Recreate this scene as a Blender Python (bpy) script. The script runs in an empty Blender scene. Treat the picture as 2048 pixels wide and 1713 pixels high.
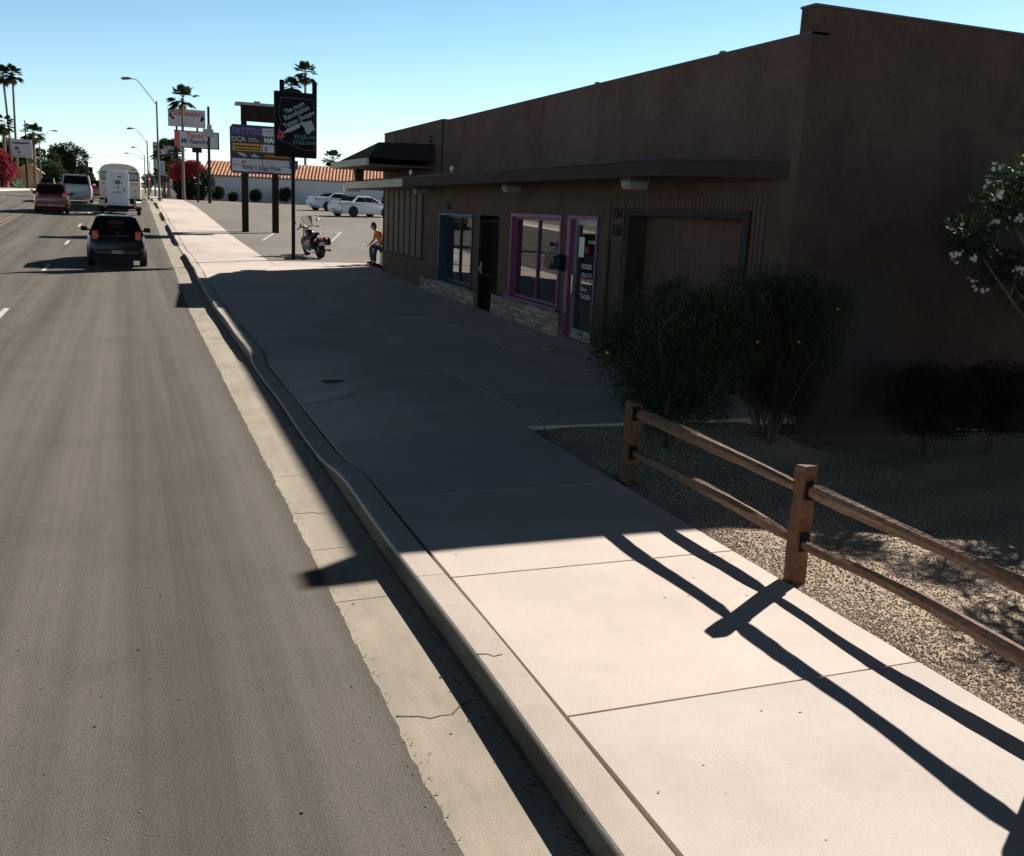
import bpy, bmesh, math, random
import numpy as np
from mathutils import Vector, Matrix, Euler
R = math.radians
random.seed(7); rng = np.random.default_rng(7)
S = bpy.context.scene; COL = S.collection

# ---------------------------------------------------------------- camera
cam = bpy.data.cameras.new('camera'); cam.sensor_width = 36; cam.lens = 34.27; cam.clip_end = 5000; cam.clip_start = 0.05
camo = bpy.data.objects.new('camera', cam); COL.objects.link(camo)
def rot(yaw, pitch, roll):
    cy, sy, cp, sp, cr, sr = math.cos(yaw), math.sin(yaw), math.cos(pitch), math.sin(pitch), math.cos(roll), math.sin(roll)
    fwd = Vector((sy*cp, cy*cp, -sp)); right = Vector((cy, -sy, 0)); down = fwd.cross(right)
    return cr*right+sr*down, -sr*right+cr*down, fwd
r_, d_, f_ = rot(.376620, .223076, -.047952)
camo.matrix_world = Matrix(((r_.x, -d_.x, -f_.x, 0), (r_.y, -d_.y, -f_.y, 0), (r_.z, -d_.z, -f_.z, 2.5), (0, 0, 0, 1)))
S.camera = camo
# ---------------------------------------------------------------- light
EXPO = 0.70
AZ = math.atan2(1.33, .84); EL = math.atan(1/1.573)       # sun: ahead and to the right
w = bpy.data.worlds.new('World'); S.world = w; w.use_nodes = True
nt = w.node_tree; bg = nt.nodes['Background']
sky = nt.nodes.new('ShaderNodeTexSky'); sky.sky_type = 'NISHITA'; sky.sun_disc = False
sky.sun_elevation = EL; sky.sun_rotation = AZ; sky.air_density = 1.0; sky.dust_density = .2; sky.ozone_density = 5; sky.altitude = 50
tc = nt.nodes.new('ShaderNodeTexCoord'); sep = nt.nodes.new('ShaderNodeSeparateXYZ'); nt.links.new(tc.outputs['Generated'], sep.inputs[0])
cr = nt.nodes.new('ShaderNodeValToRGB'); e = cr.color_ramp.elements       # upper sky out of view dimmed to deepen shade, pale at the horizon
e0, e1 = e[0], e[1]; e0.position = 0; e0.color = (1.1, 1.12, 1.25, 1); e1.position = 1; e1.color = (.026, .022, .025, 1)
k = cr.color_ramp.elements.new(.195); k.color = (.76, .84, .74, 1)
k = cr.color_ramp.elements.new(.08); k.color = (.98, 1.0, .98, 1)
k = cr.color_ramp.elements.new(.30); k.color = (.20, .20, .19, 1)
k = cr.color_ramp.elements.new(.45); k.color = (.085, .075, .082, 1)
nt.links.new(sep.outputs[2], cr.inputs[0])
mx = nt.nodes.new('ShaderNodeMix'); mx.data_type = 'RGBA'; mx.blend_type = 'MULTIPLY'; mx.inputs[0].default_value = 1
nt.links.new(sky.outputs[0], mx.inputs[6]); nt.links.new(cr.outputs[0], mx.inputs[7]); nt.links.new(mx.outputs[2], bg.inputs[0])
bg.inputs[1].default_value = .1
sl = bpy.data.lights.new('sun', 'SUN'); sl.energy = 5; sl.angle = R(.53); sl.color = (1, .93, .84)
so = bpy.data.objects.new('sun', sl); COL.objects.link(so)
sd = Vector((math.sin(AZ)*math.cos(EL), math.cos(AZ)*math.cos(EL), math.sin(EL)))
so.rotation_euler = (-sd).to_track_quat('-Z', 'Y').to_euler()
S.view_settings.view_transform = 'Standard'; S.view_settings.look = 'None'; S.view_settings.exposure = EXPO; S.view_settings.gamma = 1

# ---------------------------------------------------------------- helpers
class MB:
    def __init__(s): s.v = []; s.f = []; s.m = []
    def add(s, vs, fs, m=0):
        o = len(s.v); s.v += [tuple(p) for p in vs]; s.f += [tuple(i+o for i in f) for f in fs]; s.m += [m]*len(fs); return s
    def box(s, c, d, m=0, rz=0, rx=0, ry=0):
        x, y, z = d[0]/2, d[1]/2, d[2]/2; M = Euler((rx, ry, rz)).to_matrix(); c = Vector(c)
        vs = [c+M@Vector(p) for p in ((-x,-y,-z),(x,-y,-z),(x,y,-z),(-x,y,-z),(-x,-y,z),(x,-y,z),(x,y,z),(-x,y,z))]
        return s.add(vs, [(0,3,2,1),(4,5,6,7),(0,1,5,4),(1,2,6,5),(2,3,7,6),(3,0,4,7)], m)
    def bb(s, x0, x1, y0, y1, z0, z1, m=0): return s.box(((x0+x1)/2, (y0+y1)/2, (z0+z1)/2), (x1-x0, y1-y0, z1-z0), m)
    def tube(s, pts, r, n=8, m=0, cap=True, sq=None):
        pts = [Vector(p) for p in pts]; rs = r if hasattr(r, '__len__') else [r]*len(pts); vs = []; fs = []
        for i, p in enumerate(pts):
            t = (pts[min(i+1, len(pts)-1)]-pts[max(i-1, 0)]).normalized()
            a = t.cross(Vector((0, 0, 1))) if abs(t.z) < .9 else t.cross(Vector((0, 1, 0)))
            a.normalize(); b = t.cross(a)
            for k in range(n):
                an = 2*math.pi*(k+.5)/n; rr = rs[i]*(sq[k] if sq else 1)
                vs.append(p+a*math.cos(an)*rr+b*math.sin(an)*rr)
        for i in range(len(pts)-1):
            for k in range(n): fs.append((i*n+k, i*n+(k+1) % n, (i+1)*n+(k+1) % n, (i+1)*n+k))
        if cap: fs.append(tuple(range(n))[::-1]); fs.append(tuple((len(pts)-1)*n+k for k in range(n)))
        return s.add(vs, fs, m)
    def prism(s, poly, axis, a, b, m=0):
        # polygon in the two other axes, extruded along axis from a to b
        def P(u, v, t): return {'x': (t, u, v), 'y': (u, t, v), 'z': (u, v, t)}[axis]
        n = len(poly); vs = [P(u, v, a) for u, v in poly]+[P(u, v, b) for u, v in poly]
        return s.add(vs, [tuple(range(n))[::-1], tuple(range(n, 2*n))]+[(i, (i+1) % n, n+(i+1) % n, n+i) for i in range(n)], m)
    def ring(s, c, axis, r, wdt, n=20, r2=0, m=0):
        # wheel-like disc or annulus centred at c, thickness wdt along axis
        pr = [(-wdt/2, r*.94), (-wdt/2*.7, r), (wdt/2*.7, r), (wdt/2, r*.94), (wdt/2, r2), (-wdt/2, r2)]
        vs = []; fs = []; q = len(pr)
        for k in range(n):
            an = 2*math.pi*k/n
            for t, rr in pr:
                u, v = rr*math.cos(an), rr*math.sin(an)
                vs.append({'x': (c[0]+t, c[1]+u, c[2]+v), 'y': (c[0]+u, c[1]+t, c[2]+v), 'z': (c[0]+u, c[1]+v, c[2]+t)}[axis])
        for k in range(n):
            for j in range(q): fs.append((k*q+j, ((k+1) % n)*q+j, ((k+1) % n)*q+(j+1) % q, k*q+(j+1) % q))
        return s.add(vs, fs, m)
    def ball(s, c, r, m=0, n=10, k=6):
        rr = r if hasattr(r, '__len__') else (r, r, r); vs = []; fs = []
        for j in range(k+1):
            th = math.pi*j/k
            for i in range(n):
                a = 2*math.pi*i/n; vs.append((c[0]+rr[0]*math.sin(th)*math.cos(a), c[1]+rr[1]*math.sin(th)*math.sin(a), c[2]+rr[2]*math.cos(th)))
        for j in range(k):
            for i in range(n): fs.append((j*n+i, (j+1)*n+i, (j+1)*n+(i+1) % n, j*n+(i+1) % n))
        return s.add(vs, fs, m)
    def build(s, name, mats, parent=None, smooth=False, bevel=0, loc=None):
        me = bpy.data.meshes.new(name); me.from_pydata(s.v, [], s.f)
        for q in (mats if isinstance(mats, (list, tuple)) else [mats]): me.materials.append(q)
        me.polygons.foreach_set('material_index', s.m)
        bm = bmesh.new(); bm.from_mesh(me); bmesh.ops.remove_doubles(bm, verts=bm.verts, dist=1e-5); bmesh.ops.recalc_face_normals(bm, faces=bm.faces)
        if smooth:
            for f in bm.faces: f.smooth = True
            for ed in bm.edges:
                if len(ed.link_faces) == 2 and ed.calc_face_angle(0) > R(smooth if smooth > 1 else 40): ed.smooth = False
        bm.to_mesh(me); bm.free()
        o = bpy.data.objects.new(name, me); COL.objects.link(o); o.parent = parent
        if loc: o.location = loc
        if bevel:
            b = o.modifiers.new('bevel', 'BEVEL'); b.width = bevel; b.segments = 2; b.limit_method = 'ANGLE'; b.angle_limit = R(50)
        return o
def thing(name, label, cat, loc=(0, 0, 0), rz=0, group=None):
    o = bpy.data.objects.new(name, None); COL.objects.link(o); o.location = loc; o.rotation_euler = (0, 0, rz); o.empty_display_size = .2
    return tag(o, label, cat, group)
def tag(o, label, cat, group=None):
    o['label'] = label; o['category'] = cat
    if group: o['group'] = group
    return o
def struct(o): o['kind'] = 'structure'; return o
def dup(o, loc=None, rz=None, label=None, scale=None):
    def cp(q, par):
        c = q.copy(); COL.objects.link(c); c.parent = par
        for ch in q.children: cp(ch, c)
        return c
    c = cp(o, None)
    if loc: c.location = loc
    if rz is not None: c.rotation_euler = (0, 0, rz)
    if scale: c.scale = (scale,)*3
    if label: c['label'] = label
    return c
def flat(name, c, rough=.7, metal=0, spec=.5, emit=None, es=1, coat=0, alpha=None, trans=0):
    m = bpy.data.materials.new(name); m.use_nodes = True; b = m.node_tree.nodes['Principled BSDF']
    b.inputs['Base Color'].default_value = (*c, 1); b.inputs['Roughness'].default_value = rough; b.inputs['Metallic'].default_value = metal
    b.inputs['Specular IOR Level'].default_value = spec; b.inputs['Coat Weight'].default_value = coat; b.inputs['Coat Roughness'].default_value = .05
    b.inputs['Transmission Weight'].default_value = trans
    if emit: b.inputs['Emission Color'].default_value = (*emit, 1); b.inputs['Emission Strength'].default_value = es
    return m
def rich(name, c1, c2, scale=4, st=(1, 1, 1), rough=.85, bump=0, bscale=60, speck=0, spots=None, metal=0, lo=.35, hi=.65, spec=.4, grime=0):
    """two tones mixed by noise, fine grain, optional dark spots, bump"""
    m = flat(name, c1, rough, metal, spec); n = m.node_tree.nodes; L = m.node_tree.links; b = n['Principled BSDF']
    tc = n.new('ShaderNodeTexCoord'); mp = n.new('ShaderNodeMapping'); mp.inputs['Scale'].default_value = st; L.new(tc.outputs['Object'], mp.inputs[0])
    no = n.new('ShaderNodeTexNoise'); no.inputs['Scale'].default_value = scale; no.inputs['Detail'].default_value = 8; no.inputs['Roughness'].default_value = .62; L.new(mp.outputs[0], no.inputs[0])
    r = n.new('ShaderNodeValToRGB'); r.color_ramp.elements[0].position = lo; r.color_ramp.elements[1].position = hi
    r.color_ramp.elements[0].color = (*c1, 1); r.color_ramp.elements[1].color = (*c2, 1); L.new(no.outputs[0], r.inputs[0]); out = r.outputs[0]
    def mul(a, fac):
        x = n.new('ShaderNodeMix'); x.data_type = 'RGBA'; x.blend_type = 'MULTIPLY'; x.inputs[0].default_value = 1; L.new(a, x.inputs[6]); L.new(fac, x.inputs[7]); return x.outputs[2]
    if speck:
        g = n.new('ShaderNodeTexNoise'); g.inputs['Scale'].default_value = bscale; g.inputs['Detail'].default_value = 3; L.new(tc.outputs['Object'], g.inputs[0])
        mr = n.new('ShaderNodeMapRange'); mr.inputs[1].default_value = .3; mr.inputs[2].default_value = .7; mr.inputs[3].default_value = 1-speck; mr.inputs[4].default_value = 1+speck; L.new(g.outputs[0], mr.inputs[0]); out = mul(out, mr.outputs[0])
    if grime:
        g = n.new('ShaderNodeTexNoise'); g.inputs['Scale'].default_value = .9; g.inputs['Detail'].default_value = 10; g.inputs['Roughness'].default_value = .7; L.new(tc.outputs['Object'], g.inputs[0])
        mr = n.new('ShaderNodeMapRange'); mr.inputs[1].default_value = .45; mr.inputs[2].default_value = .75; mr.inputs[3].default_value = 1; mr.inputs[4].default_value = 1-grime; L.new(g.outputs[0], mr.inputs[0]); out = mul(out, mr.outputs[0])
    if spots:
        v = n.new('ShaderNodeTexVoronoi'); v.inputs['Scale'].default_value = spots[0]; L.new(tc.outputs['Object'], v.inputs[0])
        mr = n.new('ShaderNodeMapRange'); mr.inputs[1].default_value = spots[1]*.6; mr.inputs[2].default_value = spots[1]; mr.inputs[3].default_value = spots[2]; mr.inputs[4].default_value = 1; L.new(v.outputs['Distance'], mr.inputs[0]); out = mul(out, mr.outputs[0])
    L.new(out, b.inputs['Base Color'])
    if bump:
        g = n.new('ShaderNodeTexNoise'); g.inputs['Scale'].default_value = bscale; g.inputs['Detail'].default_value = 6; L.new(tc.outputs['Object'], g.inputs[0])
        bu = n.new('ShaderNodeBump'); bu.inputs['Strength'].default_value = bump; bu.inputs['Distance'].default_value = .02; L.new(g.outputs[0], bu.inputs['Height']); L.new(bu.outputs[0], b.inputs['Normal'])
    return m
def text(body, size, mat, parent, M, name='lettering', depth=.004, align='CENTER', sx=1, shear=0, bold=0):
    c = bpy.data.curves.new(name, 'FONT'); c.body = body; c.size = size; c.align_x = align; c.align_y = 'CENTER'; c.extrude = depth; c.resolution_u = 3; c.shear = shear; c.offset = bold; c.space_line = .9
    o = bpy.data.objects.new(name, c); COL.objects.link(o); dg = bpy.context.evaluated_depsgraph_get(); dg.update()
    me = bpy.data.meshes.new_from_object(o.evaluated_get(dg)); bpy.data.objects.remove(o); bpy.data.curves.remove(c)
    me.transform(Matrix.Diagonal((sx, 1, 1, 1))); me.transform(M); me.materials.clear(); me.materials.append(mat)
    q = bpy.data.objects.new(name, me); COL.objects.link(q); q.parent = parent; return q
FRONT = Matrix.Rotation(R(90), 4, 'X')                      # text readable from -Y
FACADE = Matrix.Rotation(R(-90), 4, 'Z')@FRONT                # text readable from -X
PY = [-60, 25, 30, 44, 52, 64, 77, 95, 130, 200, 3000]; PZ = [0, 0, .12, .40, .65, 1.02, 1.38, 1.55, 1.62, 1.65, 1.65]
def zr(y):
    return float(np.interp(y, PY, PZ))
def sm(t): t = max(0., min(1., t)); return t*t*(3-2*t)
def grid(name, xs, ys, zf, mat, smooth=True, mi=None):
    mb = MB(); nx, ny = len(xs), len(ys)
    mb.v = [(x, y, zf(x, y)) for y in ys for x in xs]
    for j in range(ny-1):
        for i in range(nx-1): mb.f.append((j*nx+i, j*nx+i+1, (j+1)*nx+i+1, (j+1)*nx+i)); mb.m.append(0)
    return mb.build(name, mat, smooth=smooth)
def arange(a, b, s): n = max(1, int(round((b-a)/s))); return [a+(b-a)*i/n for i in range(n+1)]

# ---------------------------------------------------------------- materials
asphalt = rich('asphalt', (.082, .070, .058), (.158, .137, .114), .55, (3.2, .05, 1), .9, .3, 150, .42, (19, .11, .4), grime=.22, lo=.36, hi=.64)
lotasph = rich('lot_asphalt', (.17, .15, .128), (.225, .20, .17), .35, (1, .4, 1), .9, .3, 60, .2)
conc = rich('concrete', (.59, .50, .44), (.70, .60, .535), 1.1, (1, 1, 1), .85, .12, 160, .06, (2.1, .022, .35), grime=.16, lo=.3, hi=.7)
conc2 = rich('concrete_warm', (.60, .51, .445), (.70, .60, .53), 1.7, (1, 1, 1), .85, .12, 170, .06, (1.7, .03, .4), grime=.13, lo=.3, hi=.7)
conc3 = rich('concrete_grey', (.54, .475, .43), (.64, .56, .51), .8, (1, 1, 1), .85, .12, 150, .07, (2.6, .02, .3), grime=.2, lo=.3, hi=.7)
gutm = rich('gutter_concrete', (.36, .31, .25), (.45, .39, .315), 1.6, (3, .5, 1), .85, .2, 140, .09, (3.2, .02, .3), grime=.3)
curbm = rich('curb_concrete', (.52, .445, .385), (.61, .525, .455), 1.5, (1, .5, 1), .85, .2, 120, .07, grime=.22)
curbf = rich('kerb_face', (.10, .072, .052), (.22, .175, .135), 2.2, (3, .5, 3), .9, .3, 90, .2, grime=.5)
dirtm = rich('dirt', (.16, .125, .09), (.28, .225, .165), 3, rough=.95, bump=.6, bscale=50, speck=.3)
gravm = rich('gravel_soil', (.40, .30, .22), (.52, .41, .31), 22, rough=.95, bump=1, bscale=70, speck=.5)
whitep = rich('road_paint', (.62, .60, .56), (.35, .33, .30), 7, rough=.7, lo=.45, hi=.75)
yellowp = rich('yellow_paint', (.32, .22, .08), (.22, .17, .10), 6, rough=.7)
def blockwall(name, c1, c2, pl='yz', bh=.2, bw=.4):
    m = rich(name, c1, c2, 1.3, rough=.9, speck=.16, bscale=34, lo=.3, hi=.7, spec=.15, grime=.3); n = m.node_tree.nodes; L = m.node_tree.links
    tc = n.new('ShaderNodeTexCoord'); sp = n.new('ShaderNodeSeparateXYZ'); cb = n.new('ShaderNodeCombineXYZ'); L.new(tc.outputs['Object'], sp.inputs[0])
    L.new(sp.outputs[1 if pl == 'yz' else 0], cb.inputs[0]); L.new(sp.outputs[2], cb.inputs[1])
    b = n.new('ShaderNodeTexBrick'); b.inputs['Scale'].default_value = 1; b.inputs['Brick Width'].default_value = bw; b.inputs['Row Height'].default_value = bh; b.inputs['Mortar Size'].default_value = .009; b.inputs['Mortar Smooth'].default_value = .6
    b.inputs['Color1'].default_value = (1, 1, 1, 1); b.inputs['Color2'].default_value = (.9, .9, .9, 1); b.inputs['Mortar'].default_value = (.55, .55, .55, 1); L.new(cb.outputs[0], b.inputs[0])
    no = n.new('ShaderNodeTexNoise'); no.inputs['Scale'].default_value = 30; L.new(tc.outputs['Object'], no.inputs[0])
    ad = n.new('ShaderNodeMath'); ad.operation = 'MULTIPLY_ADD'; ad.inputs[1].default_value = .5; L.new(no.outputs[0], ad.inputs[0]); L.new(b.outputs[0], ad.inputs[2])
    bu = n.new('ShaderNodeBump'); bu.inputs['Strength'].default_value = .5; bu.inputs['Distance'].default_value = .012; L.new(ad.outputs[0], bu.inputs['Height']); L.new(bu.outputs[0], n['Principled BSDF'].inputs['Normal'])
    return m
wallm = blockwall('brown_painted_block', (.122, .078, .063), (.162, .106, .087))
wallp = blockwall('repainted_block', (.145, .096, .080), (.180, .122, .102))
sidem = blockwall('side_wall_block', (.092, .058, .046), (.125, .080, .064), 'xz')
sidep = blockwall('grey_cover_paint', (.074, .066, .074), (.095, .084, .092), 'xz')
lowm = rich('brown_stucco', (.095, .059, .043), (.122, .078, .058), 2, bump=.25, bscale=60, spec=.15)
sidingm = rich('brown_siding', (.105, .062, .047), (.135, .083, .064), 3, (1, 6, .5), bump=.2, spec=.15)
trimd = rich('dark_trim', (.040, .031, .029), (.056, .044, .041), 3, spec=.2)
fasc = rich('canopy_fascia', (.045, .034, .033), (.062, .048, .047), 1.5, (1, .3, 3), spec=.2)
flash_ = rich('metal_flashing', (.045, .045, .062), (.06, .06, .08), 2, rough=.7, spec=.2)
palef = rich('pale_fascia', (.46, .44, .36), (.54, .52, .43), 2, (1, .5, 2))
soff = rich('soffit', (.11, .085, .065), (.145, .11, .086), 2)
shing = rich('black_shingle', (.018, .017, .02), (.034, .03, .034), 14, (1, 1, 4), bump=.6, bscale=20)
glassm = flat('window_glass', (.012, .014, .016), .02, 0, 1.3); glassm.node_tree.nodes['Principled BSDF'].inputs['IOR'].default_value = 1.75
pinkm = rich('pink_paint', (.20, .045, .125), (.26, .065, .165), 4, rough=.5)
bluem = rich('blue_paint', (.013, .042, .075), (.018, .056, .098), 4, rough=.5)
alum = rich('brushed_aluminium', (.26, .26, .27), (.36, .36, .36), 6, rough=.45, metal=.5)
black = flat('black_paint', (.010, .010, .011), .8, 0, .15); blackm = flat('black_rubber', (.014, .014, .014), .8)
whiteb = rich('white_paint', (.72, .72, .70), (.80, .80, .78), 2, rough=.5)
chrome = flat('chrome', (.75, .75, .76), .12, 1); steel = rich('galvanised_steel', (.26, .26, .25), (.36, .36, .35), 5, rough=.5, metal=.5)
wood = rich('weathered_wood', (.105, .043, .019), (.20, .092, .045), 9, (1, .12, 1), .85, .55, 30, .25, lo=.3, hi=.7, grime=.35)
woodr = rich('rail_wood', (.10, .052, .03), (.27, .165, .105), 12, (1.2, .06, 1.2), .85, .7, 34, .3, lo=.3, hi=.7, grime=.3)
ledw = flat('white_lettering', (.75, .75, .74), .5)

# ---------------------------------------------------------------- ground, road, gutter, kerb, pavement
def sh(y): return float(np.interp(y, [22, 31, 54, 70, 110], [0, .10, .17, .25, .42]))
DIPS = [(8.5, 15.0), (36.4, 41.3), (53.4, 57.8), (65.3, 71.3), (82.5, 91), (99, 106)]
def dip(y): return max(sm((y-a+.6)/1.5)*sm((b-y+.35)/.7) for a, b in DIPS)
def walk(x, y): return zr(y)+.15-.115*dip(y)*(1-sm((x-sh(y)-1.6)/1.3))
YR = arange(-30, 26, 2)+arange(27, 140, 1.5)[0:]+arange(145, 600, 15)
def gz_(x, y): return zr(y)-.55+.53*sm((y-112)/14)
struct(grid('ground', [-900, -300, -100, -62, -30, -13, 0, 10, 30, 60, 100, 300, 900], [-60, 0, 30, 60, 90, 105, 112, 116, 120, 126, 135, 200, 400, 900, 2500], gz_, dirtm))
def road():
    mb = MB(); ys = [-30, -10, -4]+arange(-2, 30, .07)+arange(30.3, 140, 1)+arange(145, 1200, 30); xs = [-12.2, -6, -2.3, .4]
    ph = [random.random()*9 for _ in range(6)]
    for y in ys:
        jag = .002*math.sin(y*2.1+ph[0])+.003*math.sin(y*5.7+ph[1])+.002*math.sin(y*17+ph[2])+random.gauss(0, .0045)+.004*math.sin(y*.9)
        mb.v += [(x+sh(y)*(x > -3), y, zr(y)+.012) for x in xs]+[(1.13+sh(y)+jag, y, zr(y)+.012), (1.135+sh(y)+jag, y, zr(y)-.02)]
    n = len(xs)+2
    for j in range(len(ys)-1):
        for i in range(n-1): mb.f.append((j*n+i, j*n+i+1, (j+1)*n+i+1, (j+1)*n+i)); mb.m.append(0)
    return mb.build('road', asphalt)
struct(road())
def strip(name, mat, x0, x1, y0, y1, dz, step=1.5):
    mb = MB(); ys = arange(y0, y1, step) if y1-y0 > step else [y0, y1]
    for y in ys: mb.v += [(x0+sh(y), y, zr(y)+dz), (x1+sh(y), y, zr(y)+dz)]
    for j in range(len(ys)-1): mb.f.append((2*j, 2*j+1, 2*j+3, 2*j+2)); mb.m.append(0)
    return mb
m_ = MB()
for k, y in enumerate([9.5, 19.9, 30.2, 40.5, 50.9, 61.5, 72, 82.5, 93, 104, 115]):
    q = strip('', 0, -2.43, -2.32, y, y+2.2, .017); m_.add(q.v, q.f)
    q = strip('', 0, -9.0, -8.89, y, y+2.2, .017); m_.add(q.v, q.f)
struct(m_.build('lane_marking', whitep))
m_ = MB()
for a in (-5.85, -5.6):
    q = strip('', 0, a, a+.1, -10, 240, .017); m_.add(q.v, q.f)
struct(m_.build('centre_line', yellowp))
# gutter pans with open joints
gj = [-6, -3, -.2, 2.72, 5.75, 6.72, 8.7, 11.7, 14.7]+arange(17.7, 118, 3)
mb = MB()
for a, b in zip(gj[:-1], gj[1:]):
    ys = arange(a+.004, b-.004, .8); prof = [(1.0, .004), (1.2, .008), (1.45, .014), (1.6, .018), (1.66, .02)]
    o = len(mb.v); n = len(prof)+2
    for y in ys: mb.v += [(1.0+sh(y), y, zr(y)-.05)]+[(x+sh(y), y, zr(y)+z) for x, z in prof]+[(1.66+sh(y), y, zr(y)-.05)]
    for j in range(len(ys)-1):
        for i in range(n-1): mb.f.append((o+j*n+i, o+j*n+i+1, o+(j+1)*n+i+1, o+(j+1)*n+i)); mb.m.append(0)
struct(mb.build('gutter', gutm, smooth=30))
# kerb in cast lengths, dropping at each driveway
kj = [-6, -3, .1, 2.62, 5.7, 8.55, 11.6, 14.5]+arange(17.5, 118, 3)
mb = MB()
for a, b in zip(kj[:-1], kj[1:]):
    ys = arange(a+.003, b-.003, .3); o = len(mb.v); n = 8
    for y in ys:
        h = walk(1.7+sh(y), y)-zr(y); s0 = sh(y)+.008*math.sin(y*1.7)
        mb.v += [(x+s0, y, zr(y)+z) for x, z in ((1.625, -.05), (1.628, min(h-.012, .026)), (1.636, max(h-.016, .024)), (1.642, h-.006), (1.654, h), (1.70, h+.001), (1.838, h), (1.838, h-.03))]
    for j in range(len(ys)-1):
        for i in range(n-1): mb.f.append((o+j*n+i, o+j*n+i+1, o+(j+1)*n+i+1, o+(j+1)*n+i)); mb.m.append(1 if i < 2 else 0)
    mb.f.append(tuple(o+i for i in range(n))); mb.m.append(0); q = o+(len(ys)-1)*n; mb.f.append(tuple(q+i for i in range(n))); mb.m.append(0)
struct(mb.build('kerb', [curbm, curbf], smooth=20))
# concrete slabs
SJ = [-5.4, -3.55, -1.7, .14, 1.97, 3.81, 5.64, 7.44, 9.68, 11.6, 13.5, 15.5, 17.5, 19.7, 22, 24.5, 27, 29.5, 32, 33.85]+arange(35.7, 118, 1.83)
mb = MB(); rs_ = random.Random(12)
def slab(x0, x1, y0, y1, g=.0085, skew=0):
    tl = random.uniform(-.002, .002); sm_ = rs_.choice((0, 0, 1, 2)); xs = arange(x0+g, x1-g, .4); ys = arange(y0+g, y1-g, .6); o = len(mb.v); nx, ny = len(xs), len(ys)
    for j, y in enumerate(ys):
        for i, x in enumerate(xs):
            e_ = .004 if i in (0, nx-1) or j in (0, ny-1) else 0
            mb.v.append((x+sh(y), y+skew*(x-x0), walk(x+sh(y), y)+tl*(x-x0)-e_))
    for j in range(ny-1):
        for i in range(nx-1): a = o+j*nx+i; mb.f.append((a, a+1, a+nx+1, a+nx)); mb.m.append(sm_)
    ed = [o+i for i in range(nx)]+[o+j*nx+nx-1 for j in range(1, ny)]+[o+(ny-1)*nx+i for i in range(nx-2, -1, -1)]+[o+j*nx for j in range(ny-2, 0, -1)]
    p = len(mb.v); mb.v += [(mb.v[i][0], mb.v[i][1], mb.v[i][2]-.09) for i in ed]; n = len(ed)
    for i in range(n): mb.f.append((ed[i], ed[(i+1) % n], p+(i+1) % n, p+i)); mb.m.append(0)
for a, b in zip(SJ[:-1], SJ[1:]):
    slab(1.856, 4.0 if b < 9.7 else 4.22, a, b)
    if 9.6 < a < 33: slab(4.22, 5.95, a, b); slab(5.95, 7.60, a, b)
struct(mb.build('pavement', [conc, conc2, conc3], smooth=30))
mb = MB()
q = strip('', 0, 1.6, 7.7, 9.66, 33.85, .02); mb.add(q.v, q.f); q = strip('', 0, 1.6, 3.96, -6, 9.66, .02); mb.add(q.v, q.f); q = strip('', 0, 1.6, 4.2, 33.85, 118, .02); mb.add(q.v, q.f)
struct(mb.build('joint_soil', dirtm))
# parking lot, stripes
struct(grid('parking_lot', arange(4.25, 60, 3), arange(33.87, 119, 2), lambda x, y: walk(9, y)-.008, lotasph))
mb = MB()
def stripe(p, q, w_=.1):
    p = Vector(p); q = Vector(q); n = (q-p).normalized(); t = Vector((-n.y, n.x))*w_/2
    mb.add([(a.x, a.y, walk(9, a.y)-.002) for a in (p-t, p+t, q+t, q-t)], [(0, 1, 2, 3)])
stripe((5.41, 44.3), (7.05, 51.3)); stripe((8.55, 45), (10.27, 51.5)); stripe((10.27, 51.5), (8.7, 51.3), .14); stripe((11.8, 45), (13.5, 51.5)); stripe((14.9, 45), (16.7, 51.5))
stripe((5.6, 51.2), (8.7, 51.3), .06)
struct(mb.build('parking_stripes', whitep))
# far side of the street
struct(grid('far_kerb', [-12.6, -12.3, -12.28, -12.2, -12.0], arange(-30, 400, 4), lambda x, y: zr(y)+(.15 if x < -12.25 else .005), curbm, smooth=False))
struct(grid('far_pavement', [-14.4, -13.5, -12.62], arange(-30, 400, 4), lambda x, y: zr(y)+.14, conc))
struct(grid('far_yard', [-80, -50, -30, -20, -14.42], arange(-30, 400, 5), lambda x, y: zr(y)+.12+.1*sm((-x-15)/20), dirtm))
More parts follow.
